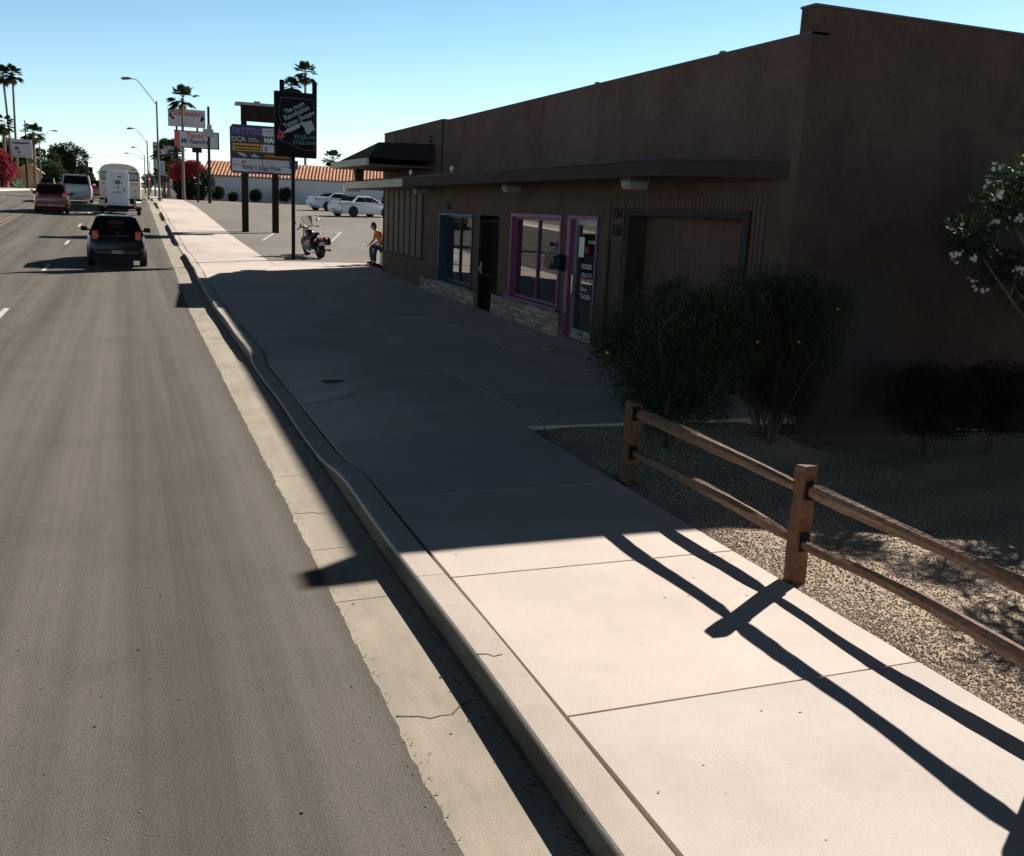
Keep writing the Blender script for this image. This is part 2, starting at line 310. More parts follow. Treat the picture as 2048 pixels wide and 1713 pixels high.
# gravel bed behind the pavement
def gb(x, y): return .115-.36*sm((x-4.1)/4.4)-.028*max(0, x-8)+.012*math.sin(x*5+y*3)+.010*math.sin(x*2.1-y*6.3)+(.115-(.115-.36*sm((x-4.1)/4.4)))*sm((y-8.4)/1.25)*(1-sm((x-6.6)/1.2))
struct(grid('gravel_bed', arange(4.012, 9, .12)+arange(9.5, 30, 1), arange(-6, 9.66, .12)+[10.5], gb, gravm))
def stones():
    t = (1+5**.5)/2; base = np.array([(1,0,0),(-1,0,0),(0,1,0),(0,-1,0),(0,0,1),(0,0,-1)], float); fc = np.array([(0,2,4),(2,1,4),(1,3,4),(3,0,4),(2,0,5),(1,2,5),(3,1,5),(0,3,5)])
    N = 60000; V = []; F = []
    u = rng.random((N, 2)); X = 4.03+(u[:, 0]**1.7)*4.0; Y = 1.2+(u[:, 1]**1.35)*8.4
    sz = rng.uniform(.004, .0115, N)*(1+.4*(rng.random(N) < .08)); rz = rng.random(N)*6.28
    vs = np.zeros((N, 6, 3)); b = base[None]*sz[:, None, None]*rng.uniform(.6, 1.25, (N, 6, 1)); c, s = np.cos(rz)[:, None], np.sin(rz)[:, None]
    vs[..., 0] = b[..., 0]*c-b[..., 1]*s; vs[..., 1] = b[..., 0]*s+b[..., 1]*c; vs[..., 2] = b[..., 2]*.6
    Z = np.array([gb(x, y) for x, y in zip(X, Y)]); vs += np.stack([X, Y, Z+.003], 1)[:, None]
    me = bpy.data.meshes.new('gravel'); me.from_pydata(vs.reshape(-1, 3).tolist(), [], (fc[None]+np.arange(N)[:, None, None]*6).reshape(-1, 3).tolist())
    for q in (rich('stone_tan', (.46, .34, .245), (.60, .46, .35), 9), rich('stone_grey', (.34, .28, .235), (.48, .41, .35), 9), rich('stone_pale', (.45, .41, .37), (.56, .52, .48), 9)): me.materials.append(q)
    me.polygons.foreach_set('material_index', np.repeat(rng.choice(3, N, p=[.5, .38, .12]), 8)); me.update()
    o = bpy.data.objects.new('gravel', me); COL.objects.link(o); o['kind'] = 'stuff'; tag(o, 'small tan and grey gravel stones spread behind the rail fence', 'gravel')
stones()

# ---------------------------------------------------------------- the commercial building
BL = thing('commercial_building', 'long brown single storey shop building with canopy, pink and blue shopfronts', 'building', (7.6, 10.2, 0))
OFF = Vector((-7.6, -10.2, 0))
def fz(y, z): return z-.0085*max(0, y-10)*max(0, min(1, (z-.5)/1.7))
def fb(mb, x0, x1, y0, y1, z0, z1, m=0):
    mb.add([(x, y, fz(y, z)) for z in (z0, z1) for x, y in ((x0, y0), (x1, y0), (x1, y1), (x0, y1))], [(0,3,2,1),(4,5,6,7),(0,1,5,4),(1,2,6,5),(2,3,7,6),(3,0,4,7)], m)
def wgrid(mb, X, ys, zs, holes, patches, m=0):
    ys = sorted(set(ys+[h[i] for h in holes+[p[:4] for p in patches] for i in (0, 1)])); zs = sorted(set(zs+[h[i] for h in holes+[p[:4] for p in patches] for i in (2, 3)]))
    for a, b in zip(ys[:-1], ys[1:]):
        for c, d in zip(zs[:-1], zs[1:]):
            yc, zc = (a+b)/2, (c+d)/2
            if any(h[0] < yc < h[1] and h[2] < zc < h[3] for h in holes): continue
            mm = m
            for p in patches:
                if p[0] < yc < p[1] and p[2] < zc < p[3]: mm = p[4]
            mb.add([(X, a, fz(a, c)), (X, b, fz(b, c)), (X, b, fz(b, d)), (X, a, fz(a, d))], [(0, 1, 2, 3)], mm)
def part(mb, name, mats, par=BL, **k):
    o = mb.build(name, mats, par, **k)
    o.matrix_parent_inverse = Matrix.Identity(4)
    if par is not None:
        root = par
        while root.parent: root = root.parent
        if par is root: o.location = -root.location
    return o
HW = (22.38, 25.0, .55, 2.33); HS = (20.6, 21.82, .0, 2.33); HP = (17.2, 19.72, .66, 2.38); HD = (15.6, 16.68, .0, 2.39); HG = (11.2, 14.4, .0, 2.49)
mb = MB()
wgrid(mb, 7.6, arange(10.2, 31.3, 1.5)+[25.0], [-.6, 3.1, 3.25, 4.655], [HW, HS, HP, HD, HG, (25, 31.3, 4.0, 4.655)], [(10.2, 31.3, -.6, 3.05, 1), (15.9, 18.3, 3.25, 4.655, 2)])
wgrid(mb, 7.6, [25.0, 31.3], [4.0, 4.70], [], [])
# side wall (taller end wall) and remaining shell
for a, b in zip(arange(7.9, 30, 4)[:-1], arange(7.9, 30, 4)[1:]): pass
xs = [7.6, 7.72, 9.38, 10.5, 12, 20, 32]; zs = [-.7, .60, 1.96, 3.3, 4.96]
for a, b in zip(xs[:-1], xs[1:]):
    for c, d in zip(zs[:-1], zs[1:]):
        pm = 4 if (7.7 < (a+b)/2 < 9.38 and .6 < (c+d)/2 < 1.96) else (4 if (11 < (a+b)/2 < 12 and 1.9 < (c+d)/2 < 3.3) else 3)
        mb.add([(a, 10.2, c), (b, 10.2, c), (b, 10.2, d), (a, 10.2, d)], [(0, 1, 2, 3)], pm)
mb.bb(7.602, 32, 10.2+.002, 10.45, 4.55, 4.96, 3)                # parapet thickness of the end wall
mb.bb(7.602, 7.8, 10.46, 24.99, 4.3, 4.51, 0)
mb.add([(7.6, 31.3, -.3), (8.05, 32.95, -.3), (32, 32.95, -.3), (7.6, 31.3, 4.54), (8.05, 32.95, 4.54), (32, 32.95, 4.54)], [(0, 1, 4, 3), (1, 2, 5, 4)], 1)
mb.add([(7.6, 10.3, 4.3), (32, 10.3, 4.3), (32, 32.93, 4.3), (8.05, 32.93, 4.3), (7.6, 31.3, 4.3)], [(0, 1, 2, 3, 4)], 5)
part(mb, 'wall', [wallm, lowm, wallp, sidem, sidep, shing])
mb = MB(); mb.bb(7.602, 7.85, 25.0, 31.3, 4.2, 4.56); fb(mb, 7.57, 7.63, 24.96, 25.04, 3.25, 4.69, 1); fb(mb, 7.585, 7.6, 29.9, 29.93, 3.9, 4.7, 1); part(mb, 'parapet', [wallm, trimd])
mb = MB()
for a, b in ((10.2, 16), (16.0, 22.4), (22.4, 25)): fb(mb, 7.592, 7.84, a, b, 4.656, 4.684)
fb(mb, 7.585, 7.88, 25.0, 31.32, 4.702, 4.735); mb.bb(7.592, 32, 10.18, 10.47, 4.962, 4.99); part(mb, 'coping', rich('coping', (.09, .08, .085), (.13, .115, .12), 3))
for y, x, h in ((17.25, 8.2, .46), (21.8, 8.3, .42), (12.9, 8.1, .47)):
    mb = MB(); mb.tube([(x, y, 4.3), (x, y, 4.3+h)], .04, 8); mb.tube([(x, y, 4.3+h), (x, y, 4.36+h)], [.07, .05], 8); part(mb, 'roof_vent', steel, smooth=True)
# canopy
mb = MB()
for a, b in ((7.95, 8.3), (10.7, 11.2)): mb = MB(); mb.tube([(a, 10.14, -.235), (b, 10.14, -.27)], .014, 6); part(mb, 'base_pipe', whiteb)
mb = MB()
out = [(6.46, 11.55), (6.50, 17), (6.55, 25), (6.52, 32.2)]
pl = [(7.6, 10.36)]+out+[(7.83, 32.2)]
n = len(pl)
for zt, zb, mm, ins in ((3.235, 3.20, 1, -.03), (3.20, 3.0, 0, 0)):
    P = [(x+(ins if x < 7.5 else 0), y+(ins if i < 2 else 0)) for i, (x, y) in enumerate(pl)]
    for i in range(n-1):
        (xa, ya), (xb, yb) = P[i], P[i+1]; m = mm
        if mm == 0 and i == 0: m = 2
        if mm == 0 and i == 3: xm, ym = xa+(xb-xa)*.02, ya+(yb-ya)*.02; m = 3
        mb.add([(xa, ya, fz(ya, zb)), (xb, yb, fz(yb, zb)), (xb, yb, fz(yb, zt)), (xa, ya, fz(ya, zt))], [(0, 1, 2, 3)], m)
mb.add([(x, y, fz(y, 3.235)) for x, y in pl], [tuple(range(n))], 1)
mb.add([(x-.03*(x < 7.5), y, fz(y, 3.2)) for x, y in pl], [tuple(range(n))], 1)
can = part(mb, 'canopy', [fasc, flash_, trimd, palef])
mb = MB(); mb.add([(x, y, fz(y, 3.02)) for x, y in pl], [tuple(range(n))]); o = mb.build('soffit', soff, can)
mb = MB(); mb.bb(6.55, 7.05, 32.2, 32.5, 2.72, 2.92); mb.bb(6.65, 6.95, 32.18, 32.2, 2.76, 2.88, 1); o = mb.build('canopy_lamp', [whiteb, flat('lens', (.6, .65, .8), .2)], can)
# shingled porch roof at the far end
mb = MB()
b4 = [(5.8, 25.6, 3.56), (7.6, 25.6, 3.56), (7.6, 30.6, 3.52), (5.8, 30.6, 3.48)]; t4 = [(6.12, 25.8, 3.97), (7.6, 25.7, 4.0), (7.6, 29.9, 3.9), (6.9, 28.6, 3.88)]
mb.add(b4+t4, [(0, 1, 5, 4), (1, 2, 6, 5), (2, 3, 7, 6), (3, 0, 4, 7), (4, 5, 6, 7)], 0)
hp = part(mb, 'hip_roof', [shing])
mb = MB(); mb.bb(5.78, 5.84, 25.7, 30.62, 3.38, 3.555); mb.bb(5.84, 7.6, 25.7, 30.58, 3.37, 3.42, 1); mb.bb(5.84, 7.6, 30.58, 30.64, 3.38, 3.55); mb.build('eave_board', [palef, soff], hp)
mb = MB(); mb.bb(6.3, 6.52, 29.4, 29.65, 3.03, 3.372); mb.build('eave_post', trimd, hp)
mb = MB()
for k in range(3): fb(mb, 7.57, 7.6, 25.95, 26.2, 4.12+k*.1, 4.17+k*.1)
part(mb, 'wall_vent', black)
# grooved siding round the garage
mb = MB(); y = 10.75
while y < 15.02:
    z0 = 2.60 if 11.05 < y < 14.55 else -.3
    fb(mb, 7.582, 7.605, y, y+.078, z0, 2.80); y += .1
part(mb, 'siding', sidingm)
mb = MB(); fb(mb, 7.55, 7.61, 11.05, 14.55, 2.49, 2.60); fb(mb, 7.55, 7.61, 11.05, 11.2, -.3, 2.49); fb(mb, 7.55, 7.61, 14.4, 14.5, -.3, 2.49)
fb(mb, 7.61, 7.93, 14.4, 14.43, 0, 2.5); fb(mb, 7.61, 7.93, 11.17, 11.2, 0, 2.5); fb(mb, 7.61, 7.93, 11.2, 14.4, 2.49, 2.52)
gd_ = MB()
for k in range(5): fb(gd_, 7.9, 7.93, 11.2, 14.4, .05+k*.49, .05+k*.49+.486)
g_ = part(gd_, 'garage_door', sidingm); mb.build('garage_frame', trimd, g_)
mb = MB(); mb.bb(7.87, 7.9, 12.75, 12.85, .5, .55); mb.build('handle', steel, g_)
# address panel with numbers
mb = MB(); fb(mb, 7.555, 7.583, 14.58, 15.04, 2.06, 2.66); fb(mb, 7.54, 7.583, 15.04, 15.08, -.3, 2.68, 1); ap = part(mb, 'address_panel', [sidingm, trimd])
for z, t_ in ((2.50, '156'), (2.22, '158')): text(t_, .25, black, ap, Matrix.Translation((7.55, 14.80, z-.03))@FACADE, 'house_number', bold=.006)
# windows
def window(nm, H, dx, frm, fw, mull, sillm=None, proud=.03, lab=None):
    y0, y1, z0, z1 = H; mb = MB()
    for a in ((y0, y1, z1, z1+fw), (y0-fw, y0, z0-.02, z1+fw), (y1, y1+fw, z0-.02, z1+fw)): fb(mb, 7.6-proud, 7.62, *a)
    fb(mb, 7.62, 7.6+dx, y0-.02, y0, z0, z1); fb(mb, 7.62, 7.6+dx, y1, y1+.02, z0, z1); fb(mb, 7.62, 7.6+dx, y0, y1, z1, z1+.02); fb(mb, 7.62, 7.6+dx, y0, y1, z0-.02, z0)
    f = .045
    for a in ((y0, y1, z0, z0+f), (y0, y1, z1-f, z1), (y0, y0+f, z0+f, z1-f), (y1-f, y1, z0+f, z1-f)): fb(mb, 7.6+dx-.05, 7.6+dx, *a)
    fr = part(mb, nm, frm)
    if lab: fr['label'] = lab
    mb = MB(); mb.add([(7.6+dx-.02, y0, fz(y0, z0)), (7.6+dx-.02, y1, fz(y1, z0)), (7.6+dx-.02, y1, fz(y1, z1)), (7.6+dx-.02, y0, fz(y0, z1))], [(0, 1, 2, 3)])
    mb.build('pane', glassm, fr)
    if mull: mb = MB(); fb(mb, 7.6+dx-.06, 7.6+dx-.01, mull-.013, mull+.013, z0+f, z1-f); mb.build('mullion', frm, fr)
    mb = MB(); fb(mb, 7.5, 7.62, y0-.14, y1+.12, z0-.06, z0-.005); mb.build('sill', frm, fr)
    return fr
window('window', HW, .20, bluem, .05, 23.75, lab='blue framed shop window')
window('window', HP, .12, pinkm, .07, 18.45, lab='pink framed shop window')
for y0, y1, z1, x0 in ((21.85, 26.5, .50, 7.50), (16.78, 20.55, .60, 7.46)):       # stone veneer courses
    mb = MB(); fb(mb, x0+.02, 7.6, y0, y1, -.3, z1-.01, 0); z = 0.0; rr = random.Random(int(y0))
    while z < z1-.02:
        h = min(rr.uniform(.05, .1), z1-z); y = y0
        while y < y1:
            l = rr.uniform(.14, .5); e_ = min(y+l, y1); fb(mb, x0+rr.uniform(-.012, .012), x0+.03, y+.006, e_-.006, z+.006, z+h-.004, rr.randrange(1, 4)); y = e_
        for xx in (x0,): fb(mb, x0+.03, 7.6, y0-.012, y0+.01, z+.006, z+h-.004, rr.randrange(1, 4))
        z += h
    part(mb, 'stone_veneer', [trimd, rich('stone_a%d' % y0, (.24, .17, .12), (.32, .24, .17), 6), rich('stone_b%d' % y0, (.19, .14, .12), (.26, .19, .17), 6), rich('stone_c%d' % y0, (.33, .26, .19), (.4, .32, .25), 6)])
# barred security door
mb = MB()
for y in arange(20.68, 21.74, .106): mb.tube([(7.64, y, .06), (7.64, y, fz(y, 2.27))], .011, 6)
for z in (.06, .95, 2.22): fb(mb, 7.625, 7.655, 20.62, 21.8, z, z+.05)
fb(mb, 7.62, 7.66, 20.62, 20.68, .03, 2.31); fb(mb, 7.62, 7.66, 21.74, 21.8, .03, 2.31); sdo = part(mb, 'security_door', black)
mb = MB(); fb(mb, 7.86, 7.88, 20.6, 21.82, 0, 2.35); fb(mb, 7.6, 7.88, 20.56, 20.6, 0, 2.35); fb(mb, 7.6, 7.88, 21.82, 21.86, 0, 2.35); fb(mb, 7.6, 7.88, 20.6, 21.82, 2.33, 2.37); mb.build('door_panel', rich('dark_door', (.02, .018, .018), (.03, .026, .026), 3), sdo)
mb = MB(); mb.ball((7.59, 21.7, 1.05), .04); mb.bb(7.6, 7.62, 21.66, 21.74, .95, 1.2); mb.build('handle', steel, sdo)
# pink door frame with aluminium glass door
y0, y1, z0, z1 = HD; mb = MB()
for a in ((y0, y1, z1, z1+.06), (y0-.05, y0, 0, z1+.06), (y1, y1+.14, 0, z1+.06)): fb(mb, 7.56, 7.64, *a)
fb(mb, 7.64, 7.72, y1, y1+.02, 0, z1); fb(mb, 7.64, 7.72, y0-.02, y0, 0, z1)
dr = part(mb, 'glass_door', pinkm); mb = MB(); a = .06
for q in ((y0, y1, .15, .34), (y0, y1, z1-.1, z1), (y0, y0+a, .34, z1-.1), (y1-a, y1, .34, z1-.1)): fb(mb, 7.66, 7.71, *q)
mb.build('door_frame', alum, dr); mb = MB()
mb.add([(7.69, y0, .3), (7.69, y1, .3), (7.69, y1, fz(y1, z1)), (7.69, y0, fz(y0, z1))], [(0, 1, 2, 3)]); mb.build('pane', glassm, dr)
mb = MB(); mb.tube([(7.66, 16.56, .98), (7.6, 16.56, .98), (7.6, 16.56, 1.32), (7.66, 16.56, 1.32)], .014, 8); mb.build('handle', chrome, dr, smooth=True)
mb = MB(); mb.add([(7.684, 16.30, 1.66), (7.684, 16.52, 1.66), (7.684, 16.52, 2.02), (7.684, 16.30, 2.02)], [(0, 1, 2, 3)]); mb.build('notice', whiteb, dr)
for yy, z, t_, s_ in ((15.98, 1.94, 'IN TIME', .085), (16.15, 1.5, 'HOURS', .13), (16.12, 1.36, 'Mon-F  9-5', .09), (16.12, 1.25, 'Sat    9-3', .09), (16.2, 1.09, 'Sorry', .1), (16.12, .96, 'CLOSED', .11)):
    text(t_, s_, ledw, dr, Matrix.Translation((7.683, yy, z))@FACADE, 'lettering', .001)
# boarded bay with vertical battens
mb = MB(); fb(mb, 7.575, 7.6, 26.62, 31.12, 1.02, 3.0, 0)
for y in arange(26.62, 31.08, .637): fb(mb, 7.55, 7.576, y, y+.05, 1.02, 3.0, 1)
fb(mb, 7.55, 7.6, 26.55, 31.15, .96, 1.02, 1); part(mb, 'boarded_bay', [rich('bay_board', (.12, .09, .072), (.15, .112, .09), 3), trimd])
mb = MB(); fb(mb, 7.56, 7.6, 24.2, 24.42, 2.48, 2.64); part(mb, 'number_plaque', trimd)
# lights and things fixed to the front
for i, (x, y) in enumerate(((7.1, 18.6), (6.85, 12.95), (7.2, 25.6))):
    t = thing('canopy_light', 'frosted box light under the canopy '+('above the pink framed window', 'above the garage opening', 'nearest the boarded bay')[i], 'light', (x, y, fz(y, 3.015)), group='canopy lights')
    mb = MB(); mb.bb(-.16, .16, -.16, .16, -.05, 0); mb.build('base', soff, t)
    mb = MB(); mb.prism([(-.17, -.05), (.17, -.05), (.13, -.17), (-.13, -.17)], 'y', -.14, .14); mb.build('lens', rich('frosted_lens%d' % i, (.24, .23, .20), (.30, .29, .26), 5), t, bevel=.01)
for i, y in enumerate((21.6, 25.1)):
    t = thing('floodlight', ('small white bulb lamp on the canopy top beside the wall seam', 'small white bulb lamp on the canopy top above the blue window')[1-i], 'light', (6.8, y, fz(y, 3.237)), group='bulb lamps on the canopy')
    mb = MB(); mb.tube([(0, 0, 0), (0, 0, .07)], .03); mb.build('base', steel, t); mb = MB(); mb.ball((0, 0, .13), (.055, .055, .07)); mb.build('bulb', ledw, t, smooth=True)
t = thing('mailbox', 'black wall mailbox between the pink window and the pink door', 'mailbox', (7.6, 16.99, 1.38))
mb = MB(); mb.bb(-.15, 0, -.17, .12, 0, .22); mb.build('box', black, t, bevel=.008); mb = MB(); mb.prism([(-.17, .22), (0, .22), (0, .29), (-.17, .24)], 'y', -.18, .13); mb.build('lid', black, t)

# ---------------------------------------------------------------- rail fence
fn = thing('rail_fence', 'brown split rail timber fence of two rails along the pavement edge', 'fence', (4.1, 5.05, .1))
FO = -Vector((4.1, 5.05, .1)); py = [.6, 2.96, 5.08, 7.5]
for k, y in enumerate(py):
    z0 = gb(4.12, y)-.2; zt = (.9, .92, .93, .87)[k]; mb = MB(); c = (4.11, y); n = 6; vs = []; rr = random.Random(k+3)
    hs = [z0, .2, .38, .5, .72, .84, zt-.03, zt]
    for j, z in enumerate(hs):
        s_ = .88-.05*j/7-(.10 if j == 7 else 0)
        for a, b in ((-.062, -.07), (.066, -.066), (.074, -.02), (.06, .068), (-.03, .075), (-.068, .05)):
            vs.append((c[0]+a*s_+rr.uniform(-.005, .005)+.012*(z-.1)*(k-2), c[1]+b*s_+rr.uniform(-.005, .005), z+(rr.uniform(-.012, .012) if j == 7 else 0)))
    fs = [(j*n+i, j*n+(i+1) % n, (j+1)*n+(i+1) % n, (j+1)*n+i) for j in range(len(hs)-1) for i in range(n)]+[tuple(range((len(hs)-1)*n, len(hs)*n))]
    mb.add(vs, fs); o = mb.build('post', wood, fn, bevel=.006); o.location = FO
    for z in (.41, .765): mb = MB(); mb.bb(4.075, 4.145, y-.075, y-.045, z-.055, z+.07); q = mb.build('mortise', black, o)
for k in range(-1, 3):
    for z, dz in ((.755, 0), (.40, 0)):
        y0 = py[k] if k >= 0 else py[0]-2.4; y1 = py[k+1]; rr = random.Random(k*7+int(z*100)); mb = MB(); n = 7; N = 22; vs = []
        prof = [rr.uniform(.78, 1.12) for _ in range(n)]; w1, w2, p1 = rr.uniform(-.012, .012), rr.uniform(-.01, .01), rr.random()*6; dx = rr.choice((-.012, .012))
        for j in range(N+1):
            t = j/N; tp = min(1, .35+min(t, 1-t)*7); y = y0-.04+(y1-y0+.08)*t
            r = (.050+.009*math.sin(t*5+p1))*tp*(1 if z > .5 else .92)
            for i in range(n):
                a = 2*math.pi*i/n+p1+.5*math.sin(t*3+p1); q = prof[i]*(1+.06*rr.uniform(-1, 1)); tz = 1 if tp >= 1 else max(tp, .8)/tp
                vs.append((4.11+dx*(1-2*t)+w1*math.sin(t*9)+math.cos(a)*r*q*.8, y, z+dz+.01+w2*math.sin(t*7+1)+.015*math.sin(t*math.pi)+math.sin(a)*r*q*tz))
        mb.add(vs, [(j*n+i, j*n+(i+1) % n, (j+1)*n+(i+1) % n, (j+1)*n+i) for j in range(N) for i in range(n)]+[tuple(range(n)), tuple(N*n+i for i in range(n))])
        o = mb.build('rail', woodr, fn, smooth=28); o.location = FO

# ---------------------------------------------------------------- foliage
def leaves(name, clumps, n, L, W, mats, parent=None, up=0, shell=.55, droop=0, seed=1, pm=None):
    g = np.random.default_rng(seed); C = np.array([c[:3] for c in clumps], float); Rr = np.array([c[3:6] for c in clumps], float)
    vol = Rr.prod(1)**.75; ci = g.choice(len(C), n, p=vol/vol.sum()); d = g.normal(size=(n, 3)); d /= np.linalg.norm(d, axis=1)[:, None]
    rad = shell+(1-shell)*g.random(n)**.8; rad *= 1+.12*g.normal(size=n)*(g.random(n) < .4); P = C[ci]+d*Rr[ci]*rad[:, None]
    a = d*.8+g.normal(size=(n, 3))*.6; a[:, 2] += up; a /= np.linalg.norm(a, axis=1)[:, None]; b = np.cross(a, g.normal(size=(n, 3))); b /= np.linalg.norm(b, axis=1)[:, None]
    l = L*g.uniform(.6, 1.3, n)[:, None]; w_ = W*g.uniform(.7, 1.2, n)[:, None]; nn = np.cross(a, b)*w_*.3
    V = np.stack([P, P+a*l*.5+b*w_*.5+nn, P+a*l+np.array([0, 0, -droop])*l, P+a*l*.5-b*w_*.5+nn], 1).reshape(-1, 3)
    me = bpy.data.meshes.new(name); me.from_pydata(V.tolist(), [], np.arange(4*n).reshape(-1, 4).tolist())
    for m in mats: me.materials.append(m)
    mi = g.choice(len(mats), n, p=pm) if pm else (ci+g.integers(0, 2, n)) % len(mats)
    me.polygons.foreach_set('material_index', mi); me.update(); o = bpy.data.objects.new(name, me); COL.objects.link(o); o.parent = parent; return o
def leafm(name, c, tr=.25, rough=.6):
    m = flat(name, c, rough, 0, .3); n = m.node_tree.nodes; L = m.node_tree.links; t = n.new('ShaderNodeBsdfTranslucent'); t.inputs[0].default_value = (c[0]*1.3, c[1]*1.5, c[2], 1)
    x = n.new('ShaderNodeMixShader'); x.inputs[0].default_value = tr; L.new(n['Principled BSDF'].outputs[0], x.inputs[1]); L.new(t.outputs[0], x.inputs[2]); L.new(x.outputs[0], n['Material Output'].inputs[0]); return m
g1 = leafm('leaf_dark', (.016, .036, .014)); g2 = leafm('leaf_mid', (.030, .060, .022)); g3 = leafm('leaf_olive', (.075, .10, .035)); g4 = leafm('leaf_deep', (.013, .030, .014)); g5 = leafm('leaf_dry', (.20, .14, .06))
red1 = leafm('bract_red', (.42, .03, .045)); red2 = leafm('bract_dark_red', (.22, .02, .04)); bark = rich('bark', (.10, .075, .055), (.17, .13, .10), 8, (1, 1, .3), bump=.5, bscale=20); pbark = rich('palm_bark', (.16, .12, .09), (.24, .19, .14), 6, (1, 1, 4), bump=.4)
petal = flat('white_petal', (.62, .62, .58), .7); yel = flat('yellow_blossom', (.6, .5, .04), .6)
def stems(base, tips, r0, parent, mat=bark, name='stem', one=True):
    mb = MB()
    for i, t in enumerate(tips):
        b = Vector(base)+Vector((random.uniform(-.08, .08), random.uniform(-.08, .08), 0)); t = Vector(t); m = b.lerp(t, .5)+Vector((random.uniform(-.08, .08), random.uniform(-.08, .08), .12)); r = r0*random.uniform(.6, 1.1)
        mb.tube([b, b.lerp(m, .5)+Vector((random.uniform(-.03, .03),)*3), m, m.lerp(t, .5)+Vector((random.uniform(-.04, .04),)*3), t], [r, r*.85, r*.65, r*.45, r*.15], 6, cap=False)
        for q in range(3):
            s = m.lerp(t, random.random()); e_ = s+Vector((random.gauss(0, .2), random.gauss(0, .2), random.uniform(.1, .35))); mb.tube([s, s.lerp(e_, .5)+Vector((0, 0, .03)), e_], [r*.35, r*.25, r*.08], 5, cap=False)
    return mb.build(name, mat, parent, smooth=True)
def big_shrub(label, x, y, z, h, rx, ry, seed, n, group=None, lean=0):
    random.seed(seed); t = thing('shrub', label, 'shrub', (x, y, z), group=group); cl = []
    for k in range(11):
        a = 2*math.pi*k/11+random.random()*.4; rr_ = random.uniform(.45, .62)
        cl.append((lean+math.cos(a)*rx*rr_, math.sin(a)*ry*rr_, h*random.uniform(.50, .80), rx*.42, ry*.42, h*random.uniform(.17, .24)))
    for k in range(7): a = random.random()*6.28; cl.append((lean+math.cos(a)*rx*.3, math.sin(a)*ry*.3, h*random.uniform(.70, .86), rx*.4, ry*.4, h*.17))
    for k in range(8): a = 2*math.pi*k/8; q = random.uniform(.2, .45); cl.append((lean*.5+math.cos(a)*rx*q, math.sin(a)*ry*q, h*random.uniform(.28, .45), rx*random.uniform(.25, .4), ry*.36, h*random.uniform(.12, .2)))
    for k in range(9): a = random.random()*6.28; q = random.uniform(.75, .95); cl.append((lean+math.cos(a)*rx*q, math.sin(a)*ry*q, h*random.uniform(.6, .95), rx*.16, ry*.16, h*random.uniform(.07, .14)))
    leaves('foliage', cl, n, .055, .012, [g1, g2, g4, g2], t, up=.4, shell=.35, seed=seed)
    leaves('twig_tips', [(c[0], c[1], c[2], c[3]*1.12, c[4]*1.12, c[5]*1.15) for c in cl], n//7, .07, .010, [g2, g3], t, up=.9, shell=.93, seed=seed+1)
    stems((0, 0, -.05), [(lean*.8+math.cos(a)*rx*random.uniform(.4, .8), math.sin(a)*ry*random.uniform(.4, .8), h*random.uniform(.55, .85)) for a in [random.random()*6.28 for _ in range(15)]], .022, t)
    return t
s1 = big_shrub('wide dark green shrub with bare stems behind the first fence post', 5.25, 8.75, .0, 1.80, .98, .85, 11, 46000, 'tall shrubs by the garage')
s2 = big_shrub('dark green shrub against the wall corner, right of the wide one', 6.80, 9.15, -.1, 2.12, .88, .75, 23, 40000, 'tall shrubs by the garage')
for t, pts in ((s1, [(-.92, -.25, 1.15), (.55, -.62, 1.3)]), (s2, [(-.25, -.70, 1.35), (.2, -.7, 1.7)])):
    for p in pts: mb = MB(); mb.ball(p, (.016, .012, .014), n=6, k=4); mb.build('blossom', yel, t)
for i, (x, y, l) in enumerate(((9.15, 9.1, 'rounded clipped shrub against the dark end wall, left one'), (10.25, 9.15, 'rounded clipped shrub at the right frame edge by the end wall'))):
    t = thing('shrub', l, 'shrub', (x, y, gb(x, y)-.02), group='rounded shrubs by the end wall'); random.seed(i+50)
    cl = [(.25*math.cos(a), .25*math.sin(a), z_, .33, .33, .26) for a in (0, 1.3, 2.5, 3.8, 5) for z_ in (.55, .85)]+[(0, 0, 1.02, .38, .38, .2)]
    leaves('foliage', cl, 13000, .045, .016, [g4, g1, g1], t, shell=.6, seed=60+i); stems((0, 0, 0), [(.2*math.cos(a), .2*math.sin(a), .7) for a in (0, 1.2, 2.4, 3.6, 4.8)], .02, t)
# flowering oleander tree leaning in from the right
t = thing('oleander_tree', 'dark leafy oleander with white flower clusters reaching in from the right', 'tree', (10.9, 7.5, gb(10.9, 7.5)-.05)); random.seed(5)
olc = [(-2.25, .5, 3.10), (-2.62, .56, 2.75), (-2.05, .62, 2.45), (-1.5, .55, 2.15), (-1.9, .62, 3.4), (-1.35, .3, 3.55), (-1.25, .2, 2.9), (-1.0, 0, 2.35), (-.9, .3, 3.6), (-1.35, .15, 1.95)]
cl = [(*c, .29, .29, .24) for c in olc]+[(.3+.8*math.cos(a), -.4+1.2*math.sin(a), z_, .75, .8, .5) for a in (0, .9, 1.8, 2.7, 3.6, 4.5, 5.4) for z_ in (2.0, 2.9)]+[(.2, -.3, 3.5, 1.0, 1.2, .45)]+[(-.1, -2.2, z_, .7, 1.0, .6) for z_ in (1.4, 2.2, 2.8)]+[(.2, -4.4, z_, .8, 1.2, .6) for z_ in (1.6, 2.4, 2.9)]+[(-2.7, -1.9, 2.75, .6, .7, .45), (-2.0, -1.2, 3.2, .6, .7, .4), (-3.2, -2.8, 2.3, .5, .6, .4), (-2.7, -3.1, 2.75, .6, .7, .4), (-3.2, -3.9, 2.2, .5, .7, .4), (-1.7, -2.2, 3.4, .7, .8, .4), (-3.2, -4.9, 2.3, .5, .7, .4), (-2.6, -5.4, 2.6, .6, .7, .4)]
